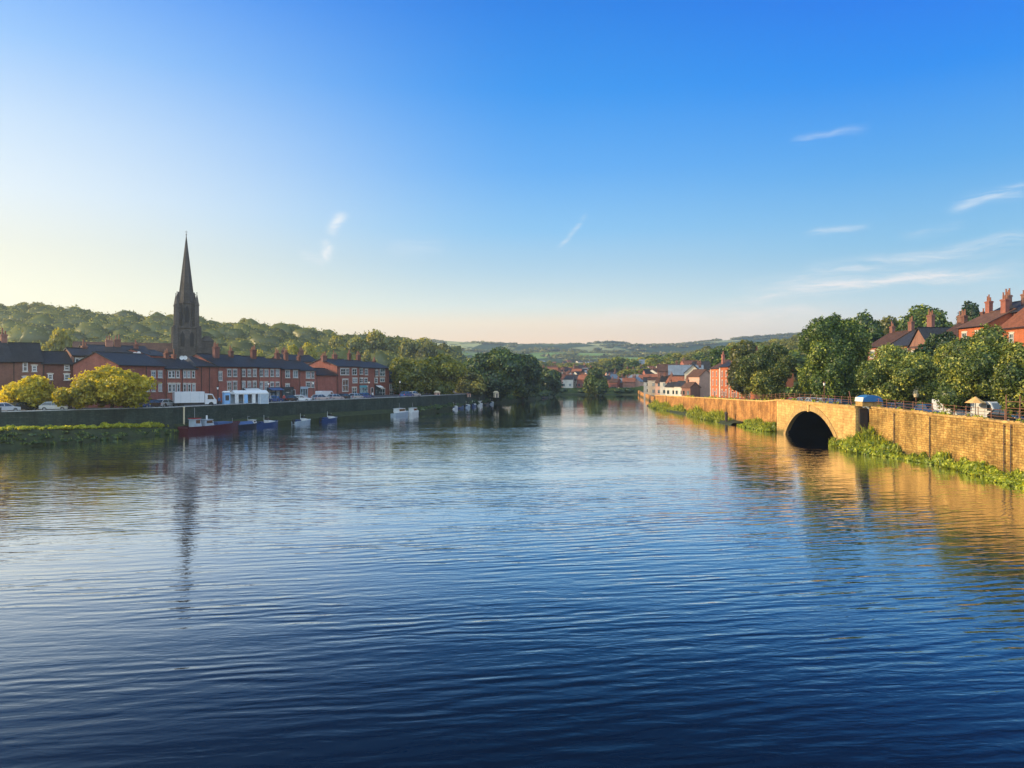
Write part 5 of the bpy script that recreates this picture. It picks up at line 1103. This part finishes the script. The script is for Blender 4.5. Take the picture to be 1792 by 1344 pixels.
for i, (p, hm, kd) in enumerate(((795,'white_paint','cuddy'),(806,'hull_blue','dinghy'),(817,'hull_pale','cuddy'),(828,'hull_blue','cuddy'),(839,'white_paint','cruiser'),(850,'hull_dark','dinghy'),(859,'hull_pale','cuddy'))):
    boat(['white runabout first in the row under the dark trees','open blue dinghy second in the row under the dark trees','pale runabout third in the row under the dark trees','blue runabout in the middle of the row under the dark trees','tiny white cruiser in the row under the dark trees','black dinghy near the end of the row under the dark trees','last pale runabout of the row under the dark trees'][i], p, 4.2, 1.7, 0.6, hm, kd, 1.2, grp='small boats under the dark trees')
boat('dark rowing boat at the point where the left bank meets open water', 953, 6.0, 1.8, 0.6, 'hull_dark', 'dinghy', 3.5, grp=None)
def hut(nm, lab, cat, px, D_, z, w, h, wall, roof, rz=0.0):
    o = thing(nm, lab, cat, (PX(px, D_), D_, z), rz); m = MB(); m.box(-w/2, w/2, -w/2, w/2, 0, h); m.build('wall', MATS[wall], o)
    m = MB(); m.prism([(-w/2-0.2, h), (w/2+0.2, h), (0, h+w*0.4)], 'y', -w/2-0.2, w/2+0.2); m.build('roof', MATS[roof], o)
    m = MB(); m.box(-w*0.2, w*0.2, -w/2-0.04, -w/2-0.003, 0, h*0.8); m.build('door', MATS['shop_dark'], o)
hut('kiosk', 'pale little kiosk at the foot of the golden-green riverside tree', 'kiosk', 765, 218, 3.6, 1.2, 1.4, 'pink_render', 'sign_cream', 0.6)
hut('kiosk', 'cream pointed hut glowing pale under the huge dark tree', 'kiosk', 868, 248, 2.6, 1.3, 1.7, 'cream_render', 'sign_cream', 0.5)
hut('kiosk', 'small pale shelter between the two riverside tree clumps', 'kiosk', 820, 234, 3.2, 1.0, 1.1, 'pink_render', 'slate', 0.5)
hut('boathouse', 'little orange boathouse on the water edge past the dark trees', 'boathouse', 959, 352, 1.2, 3.2, 3.0, 'orange_brick', 'clay_tile', 0.3)
# ---------------------------------------------------------------- right bank furniture
rl_ = thing('railing', 'rusty post and rail fence along the top of the golden wall', 'railing')
ry = list(np.arange(44, 168, 2.1)); RX = lambda y: float(li(RW, y))+0.5-(0.0 if 101 <= y <= 131 else 0)
for y in ry:
    z = float(rtop(y)); jj = rng.uniform(-0.03, 0.03); m = MB(); m.tube((0,0,-0.02), (jj,rng.uniform(-0.04,0.04),1.08), 0.045, 0.04, 6); m.ring(jj, 0, 1.06, 1.14, 0.06, 0.03, 6); m.build('post', MATS['rust_iron'], rl_, (RX(y), y, z))
for hh in (0.35, 0.68, 1.02):
    m = MB()
    for a, b in zip(ry[:-1], ry[1:]): m.tube((RX(a), a, float(rtop(a))+hh), (RX(b), b, float(rtop(b))+hh), 0.022, n=5, caps=False)
    m.build('rail', MATS['rust_iron'], rl_)
for (y, lab) in ((93.5,'iron drainpipe on the golden wall nearest the arch'),(85.5,'drainpipe on the golden wall with a long reflection, second from the arch'),(72.6,'left one of the twin pipes near the right edge'),(71.6,'right one of the twin pipes near the right edge')):
    o = thing('drainpipe', lab, 'drainpipe', (48.08, y, 0)); m = MB(); m.tube((0,0,0.1), (0,0,5.25), 0.055, n=7); m.build('pipe', MATS['black_iron'], o); m = MB(); [m.box(-0.08, 0.1, -0.1, 0.1, z, z+0.07) for z in (1.5, 3.3, 5.0)]; m.build('bracket', MATS['rust_iron'], o)
# blue roofed hut on the end of the bridge
o = thing('shelter', 'small hut with glossy blue barrel roof and white end at the bridge corner', 'shelter', (47.0, 99.3, 5.85), 0)
m = MB(); m.box(0.0, 2.6, 0.3, 2.3, 0.0, 0.62); m.build('base', MATS['golden_ashlar'], o)
arc = [(0.15+1.15*(1-math.cos(math.pi*i/10)), 0.62+0.85*math.sin(math.pi*i/10)) for i in range(11)]
m = MB(); m.prism([(-0.05,0.62)]+[(0.1+2.4*(i/10), 0.62+0.9*math.sin(math.pi*(0.12+0.76*i/10))**0.6) for i in range(11)]+[(2.65,0.62)], 'y', 0.1, 2.5); m.build('roof', MATS['roof_blue'], o)
m = MB(); m.add([(-0.02,0.12,0.63),(0.1,0.12,1.2),(0.1,2.48,1.2),(-0.02,2.48,0.63)], [(0,1,2,3)]); m.v = [(a-0.05, b, c) for a, b, c in m.v]; m.build('end_panel', MATS['white_paint'], o)
m = MB(); m.tube((-0.4,2.6,0), (-0.7,2.7,2.0), 0.06, n=6); m.build('leaning_pole', MATS['rust_iron'], o)
pr = thing('recess', 'recess between the bridge and the wall, shade put in as a dark panel with metal plate', 'recess', (47.05, 100.0, 0.0)); m = MB(); m.box(0.0, 1.15, 0.55, 0.85, -0.5, 5.5); m.build('panel', MATS['dark_wood'], pr); m = MB(); m.box(0.1, 0.62, 0.5, 0.547, 3.6, 5.0); m.build('grey_plate', MATS['black_iron'], pr)  # dark panel stands in for the shade on the bridge end
GRV = 'vehicles on the road behind the golden wall'
for (px_, D_, pt, van, lab, rz) in (
    (1392,136,'car_red',False,'dark red car behind the railings above the left of the arch',1.65),(1408,133,'car_silver',False,'silver car with pale roof right of the dark red car',1.65),(1424,130,'car_white',False,'white car above the crown of the arch',1.6),(1444,128,'car_silver',False,'silver-green car over the right half of the arch',1.6),(1462,122,'car_blue',False,'blue car above the right shoulder of the arch',1.6),(1478,118,'car_black',False,'black car next to the blue roofed hut',1.6),
    (1533,106,'car_silver',False,'pale teal-grey car just right of the blue roofed hut',1.6),(1552,101,'car_black',False,'black car under the round pale tree',1.6),(1572,98,'car_blue',False,'blue car in the shade of the round pale tree',1.6),(1590,96,'car_black',False,'dark car left of the cream sign post',1.6),
    (1626,93,'car_blue',False,'blue car just right of the cream sign post',1.6),(1666,90,'car_white',True,'white van half hidden by railings under the peaked tree',1.6),(1694,88,'car_silver',False,'long silver car beside the tan parasol',1.6),(1738,84,'car_white',True,'white van at the foot of the edge tree',1.6),(1764,80,'car_black',False,'black car behind the tall pipe frame',1.6),(1790,78,'car_blue',False,'blue car cut by the right edge',1.6)):
    vehicle(pt, van, lab, PX(px_, D_), D_, float(rstreet(D_))+0.02, rz+R(180), GRV)
o = thing('sign_post', 'cream oval sign on a thin post under the round pale tree', 'sign', (PX(1603,99), 99, 4.9)); m = MB(); m.tube((0,0,0), (0,0,4.0), 0.06, n=7); m.build('post', MATS['rust_iron'], o); m = MB(); m.ring(0, 0, 2.2, 2.6, 0.25, 0.42, 10); m.ring(0, 0, 2.6, 3.5, 0.42, 0.4, 10); m.ring(0, 0, 3.5, 3.8, 0.4, 0.15, 10); m.build('sign_board', MATS['sign_cream'], o)
o = thing('parasol', 'tan parasol standing between the silver car and the white vans', 'parasol', (PX(1707,84), 84, 4.9)); m = MB(); m.tube((0,0,0), (0,0,2.6), 0.04, n=6); m.build('pole', MATS['dark_wood'], o); m = MB(); m.ring(0, 0, 2.0, 2.7, 1.1, 0.05, 8); m.build('canopy', MATS['canvas_tan'], o)
o = thing('pipe_frame', 'tall reddish pipe frame of two posts and rails at the right edge', 'frame', (48.9, 73.5, 5.5)); 
for yy in (0, -2.0): m = MB(); m.tube((0,yy,0), (0,yy,2.6), 0.05, n=6); m.build('post', MATS['rust_iron'], o)
for zz in (1.3, 1.95): m = MB(); m.tube((0,0,zz), (0,-6,zz), 0.03, n=6); m.build('rail', MATS['rust_iron'], o)
lamp('slim lamp post above the arch among the railings', 49.6, 118, 4.7, 4.2, 'rust_iron', None)
# ---------------------------------------------------------------- people on the left quay
plain('skin', (0.45,0.27,0.19), 0.6); plain('hair', (0.05,0.03,0.02), 0.8); plain('jacket_blue', (0.05,0.12,0.28), 0.8); plain('jacket_red', (0.35,0.05,0.04), 0.8); plain('jacket_pale', (0.5,0.5,0.48), 0.8); plain('trousers', (0.03,0.035,0.05), 0.8)
def person_mesh(pose, top):
    """one skinned body: pelvis root, spine, head, arms with hands, legs mid-stride or standing"""
    s = pose; J = [(0,0,.95),(0,0,1.2),(0,0,1.42),(0,0.01,1.52),(0,-0.02,1.68),
        (.09,0,.92),(.10,-.16*s,.50),(.10,-.16*s+.22*s,.08),(.10,-.28*s+.10*s,.03),(-.09,0,.92),(-.10,.14*s,.50),(-.10,.30*s,.09),(-.10,.16*s,.03),
        (.19,0,1.40),(.24,.08*s,1.14),(.24,-.05*s-.06,.92),(.24,-.07*s-.08,.84),(-.19,0,1.40),(-.24,-.10*s,1.14),(-.23,-.22*s-.06,.95),(-.23,-.26*s-.08,.87)]
    E = [(0,1),(1,2),(2,3),(3,4),(0,5),(5,6),(6,7),(7,8),(0,9),(9,10),(10,11),(11,12),(2,13),(13,14),(14,15),(15,16),(2,17),(17,18),(18,19),(19,20)]
    rad = [.15,.14,.13,.055,.10,.10,.07,.05,.045,.10,.07,.05,.045,.065,.05,.035,.03,.065,.05,.035,.03]
    me = bpy.data.meshes.new('body'); me.from_pydata(J, E, []); ob = bpy.data.objects.new('tmp', me); COL.objects.link(ob)
    md = ob.modifiers.new('s', 'SKIN'); 
    for i, v in enumerate(me.skin_vertices[0].data): v.radius = (rad[i], rad[i]*0.8 if i < 3 else rad[i]); v.use_root = (i == 0)
    ob.modifiers.new('u', 'SUBSURF').levels = 1
    dg = bpy.context.evaluated_depsgraph_get(); r = bpy.data.meshes.new_from_object(ob.evaluated_get(dg)); bpy.data.objects.remove(ob); r.materials.clear()
    for n_ in ('skin', top, 'trousers', 'hair'): r.materials.append(MATS[n_])
    for p_ in r.polygons:
        c = p_.center; p_.use_smooth = True; p_.material_index = 3 if (c.z > 1.70 or (c.z > 1.6 and c.y > 0.03)) else 0 if c.z > 1.47 or (abs(c.x) > .18 and c.z < .93) else 1 if c.z > .93 or abs(c.x) > .18 else 2
    r.name = 'body'; return r
for (p, bk, top, s, rz, lab) in ((384,2.0,'jacket_blue',1,0.6,'person in a dark blue jacket walking between the truck and the marquee'),(473,2.4,'jacket_pale',1,2.2,'person in a pale top walking just right of the marquee'),(486,2.0,'jacket_blue',0.4,-0.6,'person in a blue jacket standing by the street lamp end of the marquee'),(497,2.6,'jacket_red',0.3,0.2,'person in a red jacket standing left of the black car'),(652,2.2,'jacket_pale',1,0.9,'person in a pale jacket walking before the tall brick houses')):
    x, y = qx(p, bk); o = thing('person', lab, 'person', (x, y, 4.31), rz, 'people on the left quay'); link('body', person_mesh(s, top), o)
# ---------------------------------------------------------------- waterside growth
gw = np.random.default_rng(91)
def blades(name, lab, pts, mat, seed, per=26, hk=1.0):
    g = np.random.default_rng(seed); V = []; 
    P = np.repeat(np.array(pts), per, axis=0); n = len(P); ang = g.uniform(0, 6.28, n); r = g.uniform(0, 0.5, n)*P[:,3]
    b = P[:,:3]+np.stack([np.cos(ang)*r, np.sin(ang)*r, np.zeros(n)], 1); h = P[:,4]*g.uniform(0.5, 1.15, n)*hk; le = g.normal(0, 0.28, (n, 2))*h[:,None]; w = g.uniform(0.025, 0.06, n)*(1+P[:,4]*0.3)
    a2 = g.uniform(0, 6.28, n); wx = np.stack([np.cos(a2)*w, np.sin(a2)*w, np.zeros(n)], 1); mid_ = b+np.stack([le[:,0]*.4, le[:,1]*.4, h*.6], 1); tip = b+np.stack([le[:,0], le[:,1], h], 1)
    V = np.stack([b-wx, b+wx, mid_+wx, mid_-wx, tip+wx*.15, tip-wx*.15], 1).reshape(-1, 3); i = np.arange(n)*6
    Q = np.concatenate([np.stack([i, i+1, i+2, i+3], 1), np.stack([i+3, i+2, i+4, i+5], 1)]); tn = np.tile(g.uniform(0, 1, n), 2)
    return tag(link(name, np_mesh(name, V, Q, MATS[mat], tn)), lab, 'reeds', kind='stuff')
def growth(y0, y1, hfun, wfun, step=0.45, xo=0.1):
    """clumps filling a ragged strip in front of the right wall"""
    out = []
    for y in np.arange(y0, y1, step):
        wd = wfun(y)
        for k in range(max(1, int(wd/0.55))):
            x = float(li(RW, y))-xo-gw.uniform(0, wd); q_ = (float(li(RW, y))-x)/max(wd, 0.1); h = hfun(y)*(1.15-0.75*q_)*gw.uniform(0.6, 1.2)
            out.append((x, y+gw.uniform(-0.3, 0.3), -0.1, gw.uniform(0.8, 1.5), max(h, 0.3)))
    return out
W1 = growth(40, 99.5, lambda y: 1.15+0.9*sm(y, 88, 97)+0.45*math.sin(y*0.33)+0.25*math.sin(y*1.1), lambda y: 1.8+0.9*math.sin(y*0.21)+1.2*sm(y, 88, 97))
W1 += [(46.4-gw.uniform(0,1.2), y, -0.1, 0.9, gw.uniform(0.4, 1.3)) for y in np.arange(99.5, 106, 0.3)]
W2 = growth(132.5, 147, lambda y: 1.5+0.4*math.sin(y*0.9), lambda y: 2.0)
W3 = growth(157, 246, lambda y: 1.25+0.4*math.sin(y*0.35), lambda y: 2.4+0.8*math.sin(y*0.12), 0.7)
mass('riverside_growth', 'bushy green weeds along the foot of the golden wall', W1+W2, 'reed', 71, (60, 0.15), 'plants')
mass('riverside_weeds', 'bright yellow-green weeds on the far stretch of the golden wall foot', W3, 'reed', 72, (34, 0.24), 'plants')
blades('reeds', 'tall reeds and grass blades standing in the water by the golden wall', W1+W2, 'reed', 73, 24, 1.12)
m = MB(); vs = []
for i in range(60):
    y = 150+i*1.7; x = float(li(RW, y)); vs += [(x-3.2-0.5*math.sin(i*0.5), y, -0.3), (x-2.4, y, 0.35), (x+0.1, y, 0.6)]
m.add(vs, [(3*i+c, 3*i+c+1, 3*i+c+4, 3*i+c+3) for i in range(59) for c in range(2)]); tag(m.build('mud_bank', MATS['mud_grass']), 'low mud shelf under the weeds by the golden wall', 'bank', kind='structure')
post('outfall', 'dark wooden outfall post where the far weeds end', 45.0, 156, -0.5, 1.9, 0.3, 'dark_wood', 'outfall')
Wt = []
for y in np.arange(44, 200, 0.8):
    if gw.uniform() < 0.5: Wt.append((float(li(RW, y))+0.15+gw.uniform(-0.1, 0.3) - (0.3 if 101 < y < 131 else 0), y, float(rtop(y))-0.1, gw.uniform(0.25, 0.7), gw.uniform(0.15, 0.42)))
blades('wall_top_weeds', 'dry weeds and grass sprouting along the top of the golden wall', Wt, 'reed', 79, 22, 1.3)
Cp = MB()
for y in np.arange(30, 100, 0.92):
    if gw.uniform() < 0.55: a = gw.uniform(0.04, 0.13); Cp.box(float(li(RW, y))-0.02, float(li(RW, y))+0.5, y, y+gw.uniform(0.45, 0.9), float(rtop(y))+0.002, float(rtop(y))+a)
tag(Cp.build('coping_stones', MATS['golden_ashlar']), 'loose uneven capping stones along the top of the near golden wall', 'stones', kind='stuff')
# left berm: crest grass with sunlight put into its colour, and the shaded slope
Lp = []
for i in range(NB-1):
    for k in range(8):
        f_ = gw.uniform(-0.1, 0.75)**1; j = gw.uniform(0, 1); a = tN[i]; b = wN[i]; x = a[0]+(b[0]-a[0])*max(f_, 0)*0.6+(tN[i+1][0]-a[0])*j; y = a[1]+(b[1]-a[1])*max(f_, 0)*0.6+(tN[i+1][1]-a[1])*j
        Lp.append((x, y, zN[i]-0.15, gw.uniform(0.5, 1.1), gw.uniform(0.22, 0.55)*(1+0.6*(math.sin(i*0.31) > 0.3))))
mass('bank_grass', 'bright tussocks along the crest of the low grassy bank', Lp, 'grass_sunlit_tone', 74, (34, 0.15), 'grass')
Ls = []
for i in range(NB-1):
    for k in range(7):
        f_ = gw.uniform(0, 1); a = eN[i]; b = tN[i]; Ls.append((a[0]+(b[0]-a[0])*f_, a[1]+(b[1]-a[1])*f_+gw.uniform(-1, 1), 0.2+f_*(zN[i]-0.5)-0.2, gw.uniform(0.6, 1.5), gw.uniform(0.12, 0.32)))
mass('slope_weeds', 'dark weeds down the water side of the low grassy bank', Ls, 'leaf_dark', 75, (22, 0.2), 'plants')
blades('bank_reeds', 'pale grass blades standing up from the crest of the low grassy bank', Lp, 'grass_sunlit_tone', 80, 12, 1.1)
blades('slope_grass', 'shaded long grass down the water side of the low grassy bank', [(a, b, c, d, e*1.3) for a, b, c, d, e in Ls], 'leaf_green', 81, 26, 1.3)
blades('far_reeds', 'tall grass among the weeds on the far stretch of the golden wall foot', W3, 'reed', 82, 22, 1.5)
# hedge and scrub masses
Hd = []
for y in np.arange(60, 200, 1.5):
    x0 = float(li(RW, y))+19.5
    for k in range(2): Hd.append((x0+gw.uniform(0, 3.5), y+gw.uniform(-1, 1), float(rstreet(y)), gw.uniform(2.5, 4), gw.uniform(2.2, 3.6)))
mass('hedge', 'dark overgrown hedge between the road and the houses on the right', Hd, 'leaf_green', 76, (70, 0.3), 'hedge')
Hf = [(x, 388+gw.uniform(0, 5), 0.8, gw.uniform(3, 6), gw.uniform(1.5, 3.2)) for x in np.arange(12, 90, 1.3)]
mass('bank_scrub', 'dark scrub along the far bank at the end of the river', Hf, 'leaf_dark', 77, (60, 0.5), 'scrub')
Hs = []
for i in range(300):
    t_ = gw.uniform(0, 1); q_ = resN(LE[6:], 200)[int(t_*199)]; Hs.append((q_[0]-gw.uniform(0.6, 3.5), q_[1]+gw.uniform(0, 1.5), 0.5, gw.uniform(1.5, 3), gw.uniform(0.8, 2.2)*(0.6+t_)))
mass('bank_undergrowth', 'shaded undergrowth at the water line below the big left bank trees', Hs, 'leaf_dark', 78, (40, 0.35), 'undergrowth')
# ---------------------------------------------------------------- air
hz = bpy.data.materials.new('haze'); hz.use_nodes = True; tt = NT(hz.node_tree); tt.n.clear()
ho = tt.node('ShaderNodeOutputMaterial'); pv = tt.node('ShaderNodeVolumePrincipled')
pv.inputs['Color'].default_value = (0.74, 0.89, 1.0, 1); pv.inputs['Density'].default_value = 0.00023; pv.inputs['Anisotropy'].default_value = 0.5
tt.l.new(pv.outputs[0], ho.inputs['Volume'])
m = MB(); m.box(-3400, 3400, -90, 3150, -3.2, 196)
hb = m.build('haze', hz); tag(hb, 'thin golden haze in the valley air', 'haze', kind='stuff')
